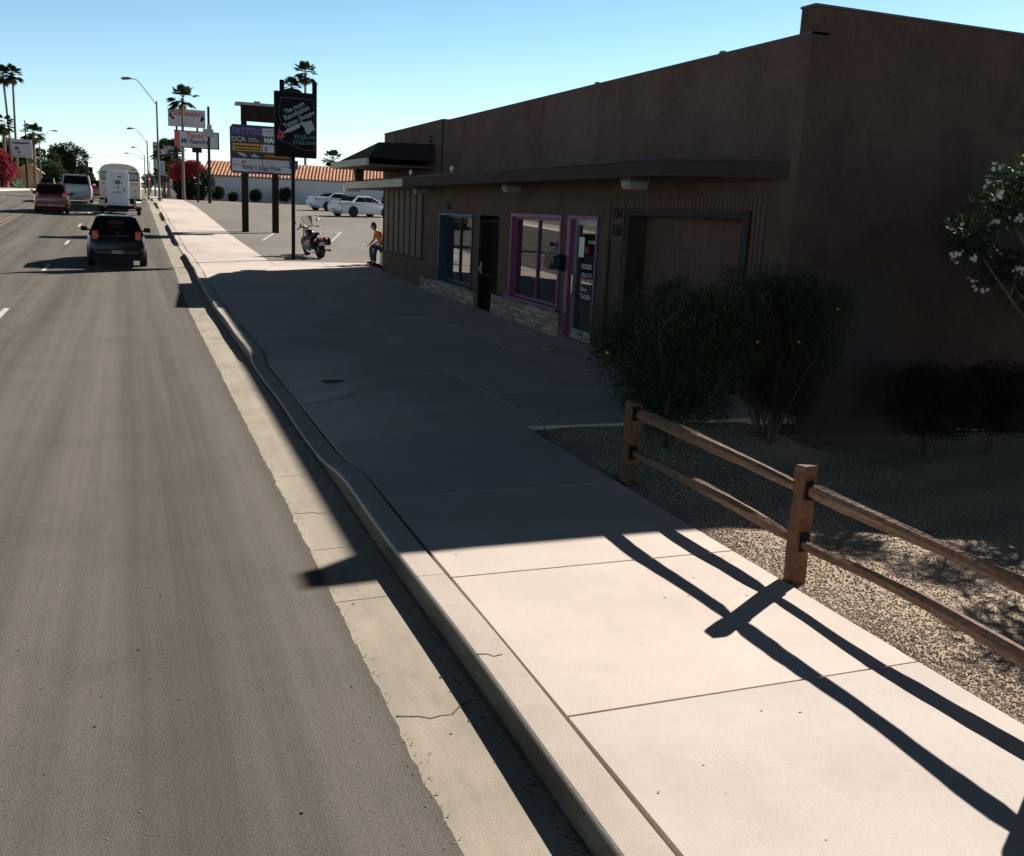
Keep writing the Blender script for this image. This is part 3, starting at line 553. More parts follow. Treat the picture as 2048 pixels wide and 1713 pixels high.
leaves('foliage', cl[:10], 4000, .15, .024, [g1, g2, g4, g2], t, droop=.15, shell=.1, seed=71); leaves('crown', cl[10:], 24000, .16, .04, [g1, g2], t, droop=.2, shell=.4, seed=72)
stems((0, 0, 0), [(c[0], c[1], c[2]) for c in olc]+[(.5, .5, 3), (.3, -1.2, 3), (-.4, -1.8, 2.6)], .05, t)
g = random.Random(4)
for c in olc:
    for rep in range(5):
        fm = MB(); dv = Vector((g.gauss(0, 1)-.5, g.gauss(0, 1)-.6, g.gauss(0, 1)*.9)).normalized(); p = Vector(c)+Vector((dv.x*.34, dv.y*.34, dv.z*.29))
        for q in range(g.choice((2, 4, 7, 11))):
            f = p+Vector((g.gauss(0, .032), g.gauss(0, .032), g.gauss(0, .026))); a = g.random()*6; nx_ = Vector((g.gauss(-.6, .5), g.gauss(-.9, .5), g.gauss(.2, .5))).normalized(); ax = nx_.cross(Vector((0, 0, 1))).normalized(); bx = nx_.cross(ax)
            for k in range(5):
                an = a+k*1.2566; u = ax*math.cos(an)+bx*math.sin(an)+nx_*.3; v = ax*math.cos(an+.9)+bx*math.sin(an+.9)+nx_*.35
                fm.add([f, f+u*.017, f+(u+v)*.014, f+v*.017], [(0, 1, 2, 3)])
        fm.build('blossom', petal, t)
# palms
def crown_mesh(n, rad, seed, skirt=0):
    g = random.Random(seed); mb = MB()
    for k in range(n+skirt):
        dead = k >= n; az = g.random()*6.283; el = g.uniform(-1.3, -.8) if dead else g.uniform(-.75, 1.35); ln = rad*g.uniform(.8, 1.1)*(.8 if dead else 1)
        d = Vector((math.cos(az)*math.cos(el), math.sin(az)*math.cos(el), math.sin(el))); s = d.cross(Vector((0, 0, 1))).normalized(); u = s.cross(d)
        h = d*ln*.5; m = 2 if dead else g.choice((0, 0, 1)); mb.add([s*.02, h+s*.015, h-s*.015, -s*.02], [(0, 1, 2, 3)], m)
        for q in range(11):
            a = (q-5)/5*1.25; dd = (d*math.cos(a)+s*math.sin(a)); l = ln*.52*(1-.3*abs(a)/1.25); pw = s*math.cos(a)-d*math.sin(a); w_ = l*.12; tip = h+dd*l+Vector((0, 0, -l*.28))+u*.03
            mb.add([h, h+dd*l*.5+pw*w_, tip, h+dd*l*.5-pw*w_], [(0, 1, 2, 3)], m)
    return mb
def palm(x, y, z, h, rad, label, seed, r=.16, lean=(0, 0), skirt=10, n=46, group=None):
    t = thing('palm_tree', label, 'palm tree', (x, y, z), group=group)
    mb = MB(); mb.tube([(lean[0]*k*k, lean[1]*k*k, h*k) for k in (0, .1, .3, .5, .7, .9, 1)], [r*1.5, r*1.15, r, r*.9, r*.85, r*.85, r], 8); mb.build('trunk', pbark, t, smooth=True)
    o = crown_mesh(n, rad, seed, skirt).build('crown', [g1, g2, g5], t); o.location = (lean[0], lean[1], h); return t
palm(4.75, 96.2, 1.6, 8.95, 1.55, 'slim palm rising in front of the Coronado sign', 1, .14, (.12, 0), 3, 34)
palm(24.1, 160, 1.6, 17.2, 1.9, 'shorter of the two palms showing above the tattoo sign', 2, .2, (0, 0), 14); palm(26.2, 160, 1.6, 19.4, 2.3, 'taller palm showing above the tattoo sign', 3, .2, (0, 0), 14)
palm(29.6, 155, 1.6, 6.6, 1.9, 'palm top peeking over the tiled roof beside the eave', 4, .2, skirt=4)
palm(22.1, 150, 1.6, 6.2, 1.0, 'small palm behind the tiled roof beside the tattoo sign pole', 41, .2, skirt=8)
palm(-16.6, 174, 1.6, 16.6, 2.0, 'left of the two tall slender palms at the far left', 5, .19, (-.5, 0), 8, group='pair of tall palms'); palm(-15.9, 174, 1.6, 16.9, 1.9, 'right of the two tall slender palms at the far left', 6, .19, (.15, 0), 8, group='pair of tall palms')
palm(-17.3, 172, 1.6, 9.4, 2.0, 'shaggy palm at the left frame edge under the tall pair', 7, .3, skirt=26); palm(-13.2, 171, 1.6, 8.3, 2.1, 'shaggy palm behind the white signboard on the left', 8, .28, skirt=30)
palm(4.05, 109, 1.6, 4.6, 1.9, 'bushy palm in front of the tall white sign', 9, .3, skirt=26, n=60); palm(3.4, 106, 1.6, 2.3, 1.3, 'low palm at the foot of the tall white sign', 10, .2, skirt=8, n=50)
palm(15.5, 130, 1.6, 6.3, 1.3, 'small palm seen between the plaza sign and its cap', 12, .2, skirt=6)
def tree(label, x, y, z, h, rx, seed, mats, n=5000, L=.5, W=.3, group=None, name='tree', cat='tree', tr=.25, low=.25, parts=None):
    t = thing(name, label, cat, (x, y, z), group=group); g = random.Random(seed); cl = []
    for k in range(12):
        a = g.random()*6.28; q = g.uniform(.1, .62); cl.append((math.cos(a)*rx*q, math.sin(a)*rx*q, h*g.uniform(low+.12, .84), rx*g.uniform(.3, .5), rx*g.uniform(.3, .5), h*g.uniform(.12, .2)))
    leaves('crown', cl, n, L, W, mats, t, shell=.5, seed=seed)
    mb = MB(); mb.tube([(0, 0, 0), (.1, 0, h*.3), (0, .1, h*.6)], [tr, tr*.7, tr*.35], 8)
    for k in range(5): c = cl[k]; mb.tube([(0, 0, h*.3), (c[0]*.5, c[1]*.5, (h*.3+c[2])/2), c[:3]], [tr*.5, tr*.3, .03], 6)
    mb.build('trunk', bark, t, smooth=True); return t
TL = 'dark trees beyond the left pavement'
for i, (x, y, h, rx, l) in enumerate(((-11.2, 215, 9.4, 4.0, 'largest round topped dark tree behind the white sport utility vehicle'), (-14.6, 205, 7.6, 3.4, 'dark tree between the shaggy palm and the largest tree'), (-8.4, 228, 5.6, 2.8, 'lower dark tree at the right end of the left tree line'), (-16.5, 190, 6.2, 3.0, 'olive tree behind the white signboard'), (-11.8, 190, 5.2, 3.2, 'low bushy tree above the red car'), (-18.5, 195, 8.6, 3.6, 'dark tree behind the tall pair of palms'))):
    tree(l, x, y, 1.5, h, rx, 80+i, [g1, g2, g3] if i in (3, 4) else [g1, g4, g2], 6500, .5, .26, TL, low=.02)
tree('dark street tree just left of the bus roof', -4.9, 300, 1.5, 6.5, 2.8, 90, [g1, g4], 3000, .5, .3, low=.1)
tree('distant dark tree right of the bus', 6.6, 330, 1.5, 6.0, 3.2, 91, [g1, g4], 2500, .5, .3, low=.1)
for i, (x, y, h, rx, l) in enumerate(((-16.6, 160, 5.6, 2.5, 'red flowering bougainvillea at the left frame edge'), (5.15, 98.6, 3.9, 1.7, 'red flowering bougainvillea behind the taco sign pole'))):
    t = tree(l, x, y, 1.5, h, rx, 95+i, [red1, red2, g1] if i == 0 else [g4, g4, g1], 3500, .22, .16, name='bougainvillea', cat='shrub', low=-.05)
    if i == 0: leaves('blossom_mass', [(-.3, -.5, 3.6, 2, 1.6, 1.8), (.6, -.6, 2.6, 1.6, 1.4, 1.2)], 2600, .22, .18, [red1, red2], t, seed=9)
    else: leaves('blossom_mass', [(-.1, -.5, 2.9, 1.3, 1.1, .75), (.6, -.6, 3.2, .9, .9, .6), (-.8, -.7, 2.4, .8, .7, .45)], 4200, .16, .13, [red1, red2, red1], t, seed=9)
tree('dark clipped bush right of the taco sign pole', 6.6, 98.5, 1.5, 3.6, 1.2, 99, [g4, g1], 2500, .2, .12, name='bush', cat='bush', low=-.1)
t = thing('agave_clump', 'pale green spiky agave clump below the left signboard', 'plant', (-14.3, 158, 1.6)); mb = MB(); g = random.Random(3)
for k in range(90): a = g.random()*6.28; e_ = g.uniform(.2, 1.4); l = g.uniform(1.2, 2.2); d = Vector((math.cos(a)*math.cos(e_), math.sin(a)*math.cos(e_), math.sin(e_))); s = d.cross(Vector((0, 0, 1))).normalized()*.07; mb.add([s, d*l, -s], [(0, 1, 2)])
mb.build('leaves', leafm('agave_leaf', (.16, .22, .15)), t)
for i, (x, w_, h, l) in enumerate(((8.1, 1.15, 1.35, 'rounded dark bush against the white building, leftmost'), (9.55, .8, .85, 'smallest dark bush against the white building'), (11.7, 1.0, 1.25, 'round dark bush behind the right plaza sign post'), (14.5, 1.25, 1.55, 'spreading dark bush against the white building beside the tattoo sign pole'))):
    t = thing('bush', l, 'bush', (x, 101, walk(9, 101)-.02), group='bushes along the white building')
    leaves('foliage', [(0, 0, h*.55, w_*.52, .5, h*.46), (w_*.15, 0, h*.65, w_*.36, .4, h*.36), (-w_*.2, 0, h*.5, w_*.34, .4, h*.36)], 1500, .16, .1, [g4, g1], t, up=.6 if i == 3 else 0, shell=.5, seed=120+i); mb = MB(); mb.tube([(0, 0, 0), (0, 0, h*.5)], .05); mb.build('trunk', bark, t)
t = thing('cypress', 'small narrow dark cypress behind the white sedan', 'tree', (23.7, 97, walk(9, 97))); leaves('foliage', [(0, 0, .7, .3, .3, .6), (0, 0, 1.2, .16, .16, .5)], 700, .12, .07, [g4], t, seed=140); mb = MB(); mb.tube([(0, 0, 0), (0, 0, .5)], .05); mb.build('trunk', bark, t)

# ---------------------------------------------------------------- white building with tiled roof
wb = thing('white_building', 'long white walled building with an orange clay tile roof behind the car park', 'building', (7.3, 104.2, 1.5), R(-14)); wst = rich('white_stucco', (.66, .66, .68), (.74, .74, .76), 1.5, rough=.9)
mb = MB(); mb.bb(0, 32, 0, 9, -.5, 2.72); mb.build('wall', wst, wb)
mb = MB(); nx = 32*12; vs = []; rows = 9
for j in range(rows+1):
    for i in range(nx+1):
        x = -.4+i*(32.8/nx); t = j/rows; ph = (i % 4); vs.append((x, -.5+3.6*t, 2.62+1.45*t+(0, .07, .10, .07)[ph]+.03*(1-(t*rows) % 1)))
mb.add(vs, [(j*(nx+1)+i, j*(nx+1)+i+1, (j+1)*(nx+1)+i+1, (j+1)*(nx+1)+i) for j in range(rows) for i in range(nx)])
mb.add([(-.4, -.5, 2.6), (32.4, -.5, 2.6), (32.4, 9.4, 2.6), (-.4, 9.4, 2.6), (-.4, 3.1, 4.05), (32.4, 3.1, 4.05), (32.4, 4.5, 4.05), (-.4, 4.5, 4.05)], [(0, 3, 2, 1), (4, 5, 6, 7), (3, 7, 6, 2), (0, 4, 7, 3), (1, 2, 6, 5)], 1)
mb.build('roof', [rich('clay_tile', (.42, .17, .09), (.62, .33, .20), 2.2, (1, 1, 1)), soff], wb)
mb = MB(); mb.bb(6, 8, 5, 6.5, 4.0, 4.5); mb.build('roof_unit', steel, wb); mb = MB(); mb.bb(14.5, 15.6, 4, 5, 4.0, 4.7); mb.build('roof_unit', steel, wb)
mb = MB(); mb.bb(8.2, 22, .0, 30, .05, .06); 
t = thing('low_wall', 'low plain block wall beside the white sedan', 'wall', (24.6, 96, 1.6)); mb = MB(); mb.bb(-.6, 8, -.1, .1, -.2, .85); mb.build('wall', rich('low_block', (.26, .24, .24), (.32, .30, .30), 2), t)
t = thing('white_pillar', 'white rendered wall end beside the bougainvillea on the right', 'wall', (4.35, 101.5, 1.6)); mb = MB(); mb.bb(-.55, .35, -.15, .15, -.1, 2.05); mb.build('wall', wst, t)
t = thing('thatched_hut', 'small tan roofed hut behind the agave clump', 'hut', (-14.6, 176, 1.6)); mb = MB(); mb.bb(-1.7, 1.9, -1, 1, 0, 2.6); mb.build('wall', rich('hut_wall', (.4, .28, .18), (.48, .34, .22), 3), t); mb = MB(); mb.prism([(-2.3, 2.5), (2.4, 2.5), (.6, 3.9), (-.2, 3.9)], 'y', -1.4, 1.4); mb.build('roof', rich('thatch', (.42, .26, .15), (.5, .34, .2), 3), t)

# ---------------------------------------------------------------- signs
dk = rich('sign_black', (.009, .009, .012), (.014, .014, .018), 3, rough=.8, spec=.1); dkg = rich('sign_post_brown', (.018, .014, .012), (.028, .022, .019), 3, spec=.15); swh = rich('sign_white', (.44, .44, .52), (.50, .50, .58), 3, rough=.6, spec=.2)
silver = flat('pale_print', (.30, .38, .42), .5); purple = flat('purple_line', (.13, .05, .16), .5); sred = flat('sign_red', (.40, .05, .06), .5); sor = flat('sign_orange', (.45, .24, .04), .5); sgrn = flat('sign_teal', (.10, .24, .24), .5)
t = thing('tattoo_sign', 'tall black pole sign for a tattoo shop with a silver tattoo machine', 'sign', (5.26, 34.6, walk(5.26, 34.3)), R(2))
z_ = 5.82-.36; mb = MB(); mb.tube([(0, 0, -.05), (0, 0, 3.6)], .065, 10); mb.build('pole', dk, t, smooth=True)
mb = MB(); mb.bb(-.62, .78, -.11, .11, 3.42, 5.52); mb.build('sign_box', dk, t, bevel=.02)
for x in (-.35, .735): mb = MB(); mb.bb(x-.085, x+.05, -.07, .07, 5.52, 5.88); mb.build('upright', dk, t)
def at(x, z, y=-.118, rot_=0): return Matrix.Translation((x, y, z))@FRONT@Matrix.Rotation(R(rot_), 4, 'Z')
for x, z, s_, tx in ((.02, 5.02, .21, 'The room'), (.10, 4.86, .25, 'Revolution'), (.17, 4.66, .22, 'Tattoo Shoppe')): text(tx, s_, silver, t, at(x, z, rot_=28), sx=.85, bold=.004)
for z, tx in ((4.10, 'Walk-ins'), (3.92, 'Welcome')): text(tx, .23, sgrn, t, at(.34, z, rot_=2), shear=.4, sx=.9)
def poly(mb, pts, y, m=0): mb.add([(x, y, z) for x, z in pts], [tuple(range(len(pts)))], m)
mb = MB(); poly(mb, [(-.36, 4.17), (-.22, 4.33), (.12, 4.52), (.22, 4.50), (.20, 4.40), (-.10, 4.24)], -.116); poly(mb, [(.26, 4.50), (.34, 4.58), (.58, 4.66), (.66, 4.50), (.72, 4.36), (.60, 4.30), (.50, 4.20), (.42, 4.22), (.36, 4.38)], -.117); poly(mb, [(.18, 4.52), (.30, 4.62), (.32, 4.58), (.24, 4.48)], -.119)
mb.build('tattoo_machine_emblem', silver, t)
mb = MB()
for a, b in (((-.42, 5.32), (.68, 5.32)), ((.68, 5.32), (.68, 3.68)), ((.68, 3.68), (.30, 3.68)), ((.30, 3.68), (-.12, 3.86)), ((-.12, 3.86), (-.54, 3.98)), ((-.42, 5.32), (-.50, 4.8)), ((-.50, 4.8), (-.40, 4.5)), ((-.40, 4.5), (-.52, 4.25))): mb.tube([(a[0], -.115, a[1]), (b[0], -.115, b[1])], .012, 4)
mb.build('border', purple, t); mb = MB(); poly(mb, [(-.56, 4.02), (-.48, 4.30), (-.36, 4.22), (-.30, 4.06), (-.42, 3.98)], -.116); poly(mb, [(-.49, 4.10), (-.46, 4.18), (-.41, 4.13), (-.43, 4.06)], -.118, 1); mb.build('flourish', [sred, dk], t)
# plaza sign
t = thing('plaza_sign', 'large multi panel shopping plaza sign on two brown posts', 'sign', (5.85, 49.4, walk(5.85, 50)), R(-2)); Z0 = walk(5.85, 50)
for x in (-.62, .80): mb = MB(); mb.bb(x-.15, x+.15, -.15, .15, -.1, 2.75); mb.build('post', dkg, t, bevel=.02)
mb = MB(); mb.bb(-.76, -.50, -.1, .1, 4.9, 5.3); mb.bb(1.2, 1.4, -.1, .1, 4.9, 5.3); mb.build('riser', dkg, t)
mb = MB(); mb.bb(-.75, 1.75, -.35, .35, 5.12, 5.82); mb.build('upper_box', dkg, t); mb = MB(); mb.bb(-1.02, 1.95, -.5, .5, 5.80, 5.92); mb.bb(-.16, .12, -.2, .2, 5.92, 6.02); mb.build('cap', steel, t, bevel=.02)
W0, W1, H0, H1 = -1.27, 1.60, 2.72, 4.93
mb = MB(); mb.prism([(W0+.12, H0), (W1-.12, H0), (W1, H0+.12), (W1, H1-.12), (W1-.12, H1), (W0+.12, H1), (W0, H1-.12), (W0, H0+.12)], 'y', -.2, .2); mb.build('cabinet', rich('cabinet_blue', (.025, .04, .07), (.04, .06, .10), 3), t)
def panel(nm, x0, x1, z0, z1, m):
    mb = MB(); mb.bb(x0, x1, -.212, -.2, z0, z1); return mb.build(nm, m, t)
dpu = flat('panel_navy', (.03, .03, .09), .5); pur2 = flat('panel_purple', (.16, .12, .34), .5); mag = flat('panel_magenta', (.34, .12, .26), .5); bk = flat('panel_black', (.02, .02, .024), .5); grn = flat('lettering_dark', (.04, .06, .10), .5); gre = flat('lettering_grey', (.32, .36, .40), .5); redt = flat('lettering_red', (.45, .08, .08), .5)
X1 = .20; p_ = panel('panel', W0+.1, X1-.03, 4.44, 4.83, dpu); text('TATTOO', .36, pur2, p_, at(-.55, 4.64, -.216), sx=1.0, shear=.25, bold=.01)
p_ = panel('panel', W0+.1, X1-.03, 4.10, 4.42, bk); text('DCA', .30, gre, p_, at(-.90, 4.26, -.216), bold=.01)
mb = MB()
for k in range(3): mb.bb(-.45, .1-.1*k, -.218, -.214, 4.18+k*.07, 4.205+k*.07)
mb.build('small_print', gre, p_)
p_ = panel('panel', W0+.1, X1-.03, 3.73, 4.08, sor); mb = MB(); g = random.Random(2)
for z, h in ((3.95, .08), (3.81, .07)):
    x = W0+.2
    while x < X1-.15: w_ = g.uniform(.03, .09); mb.bb(x, x+w_, -.218, -.214, z-h/2, z+h/2); x += w_+.03
mb.build('small_print', dkg, p_)
p_ = panel('panel', W0+.1, X1-.03, 3.42, 3.71, bk); mb = MB(); poly(mb, [(-1.0, 3.66), (-.7, 3.64), (-.5, 3.5), (-.62, 3.46), (-.85, 3.55)], -.216); poly(mb, [(-.35, 3.5), (-.2, 3.64), (-.05, 3.55), (.1, 3.48), (-.1, 3.47)], -.216); mb.build('emblem', gre, p_)
p_ = panel('panel', X1, W1-.14, 4.46, 4.83, swh); mb = MB(); mb.bb(X1+.1, 1.2, -.218, -.214, 4.68, 4.71); mb.bb(X1+.1, 1.2, -.218, -.214, 4.56, 4.58); mb.build('small_print', sgrn, p_)
p_ = panel('panel', X1, W1-.14, 4.10, 4.44, grn); text('HAIR', .30, ledw, p_, at(.62, 4.27, -.216), bold=.01)
p_ = panel('panel', X1, W1-.14, 3.73, 4.08, swh); mb = MB(); mb.bb(.3, .42, -.218, -.214, 3.76, 3.98); mb.bb(.75, .95, -.218, -.214, 3.8, 3.92); mb.bb(.75, 1.2, -.218, -.214, 3.96, 4.0); mb.build('small_print', pur2, p_)
p_ = panel('panel', X1, W1-.1, 3.42, 3.71, rich('panel_brown', (.10, .03, .015), (.14, .05, .02), 4)); mb = MB(); x = X1+.1
while x < 1.4: w_ = g.uniform(.04, .1); mb.bb(x, x+w_, -.218, -.214, 3.52, 3.6); x += w_+.04
mb.build('small_print', sor, p_)
p_ = panel('panel', W0+.06, X1-.03, 3.10, 3.39, swh); mb = MB(); poly(mb, [(-.80, 3.17), (-.66, 3.34), (-.5, 3.17)], -.216); mb.build('emblem', redt, p_); mb = MB(); mb.bb(-.45, .05, -.218, -.214, 3.18, 3.21); mb.bb(-.45, 0, -.218, -.214, 3.28, 3.31); mb.build('small_print', gre, p_)
p_ = panel('panel', X1, W1-.06, 3.10, 3.39, swh); mb = MB()
for z in (3.32, 3.25, 3.17): mb.bb(X1+.12, 1.35, -.218, -.214, z, z+.03)
mb.build('small_print', gre, p_)
p_ = panel('panel', W0+.06, W1-.06, 2.80, 3.08, swh); text("River's Edge Plaza", .245, grn, p_, at(.15, 2.99, -.216), bold=.006); text("150 - 180 W 4th Ave", .12, dpu, p_, at(.15, 2.85, -.216))
mb = MB(); mb.bb(W1-.15, W1+.25, -.26, -.22, 3.02, 3.42); mb.build('blue_notice', flat('notice_blue', (.02, .05, .22), .5), t)
# roadside signs further off
def polesign(name, label, x, y, z0, w_, h, zc, pole, face, shape=None, pr=.09):
    t = thing(name, label, 'sign', (x, y, z0))
    for px in pole: mb = MB(); mb.tube([(px, .1, 0), (px, .1, zc-h/2+.05)], pr, 8); mb.build('pole', dkg, t, smooth=True)
    mb = MB(); mb.bb(-w_/2, w_/2, -.12, .12, zc-h/2, zc+h/2); mb.build('sign_box', face, t, bevel=.03); return t
t = polesign('taco_sign', 'white roadside sign reading Tacos Mi Rancho on a single brown pole', 5.48, 87.9, 1.55, 3.5, 1.28, 5.12, [0], swh)
text('Tacos', .56, redt, t, at(-.15, 5.42, -.125), bold=.02); text('Mi Rancho', .54, grn, t, at(-.1, 4.96, -.125), bold=.02); text('MEXICAN FOOD  OPEN', .2, gre, t, at(.1, 4.62, -.125))
mb = MB(); mb.bb(-1.75, -1.35, -.13, -.122, 4.5, 5.74); mb.build('stripe', redt, t); mb = MB(); mb.bb(1.68, 1.78, -.14, .14, 4.46, 5.78); mb.bb(-1.78, 1.78, -.14, .14, 5.74, 5.80); mb.bb(-1.78, 1.78, -.14, .14, 4.43, 4.49); mb.build('frame', dk, t)
mb = MB(); mb.bb(-.38, .38, -.18, .18, 4.1, 4.44); mb.build('lower_box', dkg, t)
t = polesign('motel_sign', 'rounded white Coronado motel sign behind the slim palm', 5.25, 97.4, 1.6, 3.25, 1.55, 7.35, [-.9, .9], swh)
text('CORONADO', .47, sred, t, at(0, 7.68, -.125), bold=.02); text('MOTOR', .34, gre, t, at(-.3, 7.22, -.125)); text('HOTEL', .34, gre, t, at(.1, 6.86, -.125))
mb = MB(); poly(mb, [(-1.55, 7.5), (-1.4, 7.85), (-1.3, 7.45), (-1.0, 7.3), (-1.2, 7.15)], -.126); poly(mb, [(1.5, 7.45), (1.35, 7.6), (1.15, 7.25), (1.25, 7.1), (1.5, 7.3)], -.126); mb.build('emblem', dk, t)
t = thing('utility_pole', 'plain dark pole rising just right of the taco sign', 'pole', (6.25, 85.6, 1.5)); mb = MB(); mb.tube([(0, 0, 0), (.03, 0, 7.7)], [.13, .10], 8); mb.build('pole', dkg, t, smooth=True); mb = MB(); mb.bb(-.42, .38, -.2, .2, 4.85+.5, 5.95); mb.bb(-.1, .25, -.15, .15, 5.95, 6.3); mb.build('bracket_box', steel, t)
t = thing('tall_board_sign', 'tall white sign board with dark red squares beside the street lamp', 'sign', (4.1, 121, 1.5)); mb = MB(); mb.bb(-1.25, 1.3, -.2, .2, 1.2, 6.1); mb.build('sign_box', swh, t); mb = MB(); mb.bb(-1.28, 1.34, -.24, .24, 6.05, 6.2); mb.bb(-1.3, -1.1, -.24, .24, 0, 6.1); mb.bb(1.15, 1.3, -.24, .24, 0, 2); mb.build('frame', steel, t)
mb = MB()
for z in (5.3, 4.6): mb.bb(-.95, -.45, -.22, -.205, z, z+.42)
mb.build('red_square', sred, t); mb = MB(); mb.bb(.9, 1.2, -.22, -.205, 3.5, 5.9); mb.build('side_stripe', bk, t)
t = polesign('left_board_sign', 'white board sign with small dark emblems on a pole over the left trees', -14.0, 161, 1.6, 2.75, 2.5, 5.75, [.45], swh, pr=.14)
mb = MB(); mb.ball((-.6, -.13, 5.75), (.3, .02, .25), n=8, k=5); mb.ball((-.35, -.13, 5.2), (.2, .02, .18), n=8, k=5); mb.bb(-1.1, 1.0, -.14, -.122, 6.35, 6.6); mb.build('emblem', grn, t)
t = polesign('billboard', 'dark distant billboard above the white sport utility vehicle', -9.9, 290, 1.6, 2.8, 2.0, 4.9, [0], dkg, pr=.25); mb = MB(); mb.bb(-.35, .35, -.2, .2, 5.8, 7.4); mb.build('finial', dkg, t)
t = polesign('lamp_post_sign', 'small blue white notice board beside the tall white sign', 3.0, 100.5, 1.6, .62, 1.25, 2.9, [0], rich('notice_pale', (.42, .44, .6), (.5, .52, .66), 3), pr=.04)
# street lamps
lampm = rich('lamp_pole', (.12, .12, .115), (.16, .16, .155), 3, rough=.6)
def lamp(label, x, y, h=8.0, arm=2.4, rise=1.5, side=-1, group='street lamps', r=.09):
    t = thing('street_lamp', label, 'street lamp', (x, y, zr(y)+.12), group=group)
    mb = MB(); mb.tube([(0, 0, 0), (0, 0, h*.5), (0, 0, h)], [r*1.3, r, r*.75], 10); mb.tube([(0, 0, 0), (0, 0, .25)], r*2, 10); mb.build('pole', lampm, t, smooth=True)
    mb = MB(); mb.tube([(0, 0, h-.3), (side*arm*.35, 0, h+rise*.35), (side*arm*.68, 0, h+rise*.86), (side*arm*.82, 0, h+rise), (side*arm, 0, h+rise)], .035, 8); mb.build('arm', lampm, t, smooth=True)
    mb = MB(); mb.tube([(side*(arm-.05), 0, h+rise), (side*(arm+.2), 0, h+rise+.02), (side*(arm+.6), 0, h+rise-.03), (side*(arm+.75), 0, h+rise-.04)], [.05, .11, .12, .06], 8); mb.build('lamp_head', lampm, t, smooth=True); return t
lamp('nearest tall street lamp at the right kerb beside the sidewalk', 2.42, 87.4, 7.85, 1.85, 1.55, r=.085)
lamp('second street lamp along the right kerb, right of the bus', 2.45, 134, 6.6, 1.55, 1.35); lamp('third street lamp along the right kerb', 2.9, 187.5, 6.5, 1.4, 1.2); lamp('farthest street lamp along the right kerb with the long flat arm', 4.4, 220, 6.3, 4.0, 1.35)
lamp('nearest street lamp on the left pavement beside the shaggy palm', -12.4, 171, 7.1, 1.9, 1.7, 1); lamp('second street lamp on the left pavement among the trees', -16.2, 261, 8.0, 5.8, 1.6, 1); lamp('far street lamp on the left pavement beyond the trees', -13.4, 330, 7.6, 3, 1.6, 1); lamp('farthest street lamp on the left pavement, smallest of them', -12.9, 420, 7.6, 3, 1.6, 1)
t = thing('flagpole', 'thin bare pole rising behind the left board sign', 'pole', (-15.3, 184, 1.6)); mb = MB(); mb.tube([(0, 0, 0), (0, 0, 10.9)], [.13, .10], 8); mb.build('pole', lampm, t, smooth=True)
t = thing('traffic_signal', 'traffic signal showing red beyond the right side of the bus', 'traffic light', (2.85, 152, 1.6)); mb = MB(); mb.tube([(0, 0, 0), (0, 0, 3.4)], .09, 8); mb.build('pole', dkg, t)
mb = MB(); mb.bb(-.22, .22, -.15, .15, 2.0, 3.1); mb.build('signal_box', dk, t); mb = MB(); mb.ring((0, -.17, 2.3), 'y', .17, .03, 12); mb.build('red_lamp', flat('signal_red', (.5, .05, .02), .4, emit=(1, .12, .04), es=1.6), t)
t = thing('span_wire', 'thin overhead wire crossing the street beyond the lamps', 'wire'); mb = MB(); mb.tube([(-17, 262, 10.2), (-6, 261, 9.9), (4, 260, 9.6)], .03, 4); mb.build('wire', black, t)

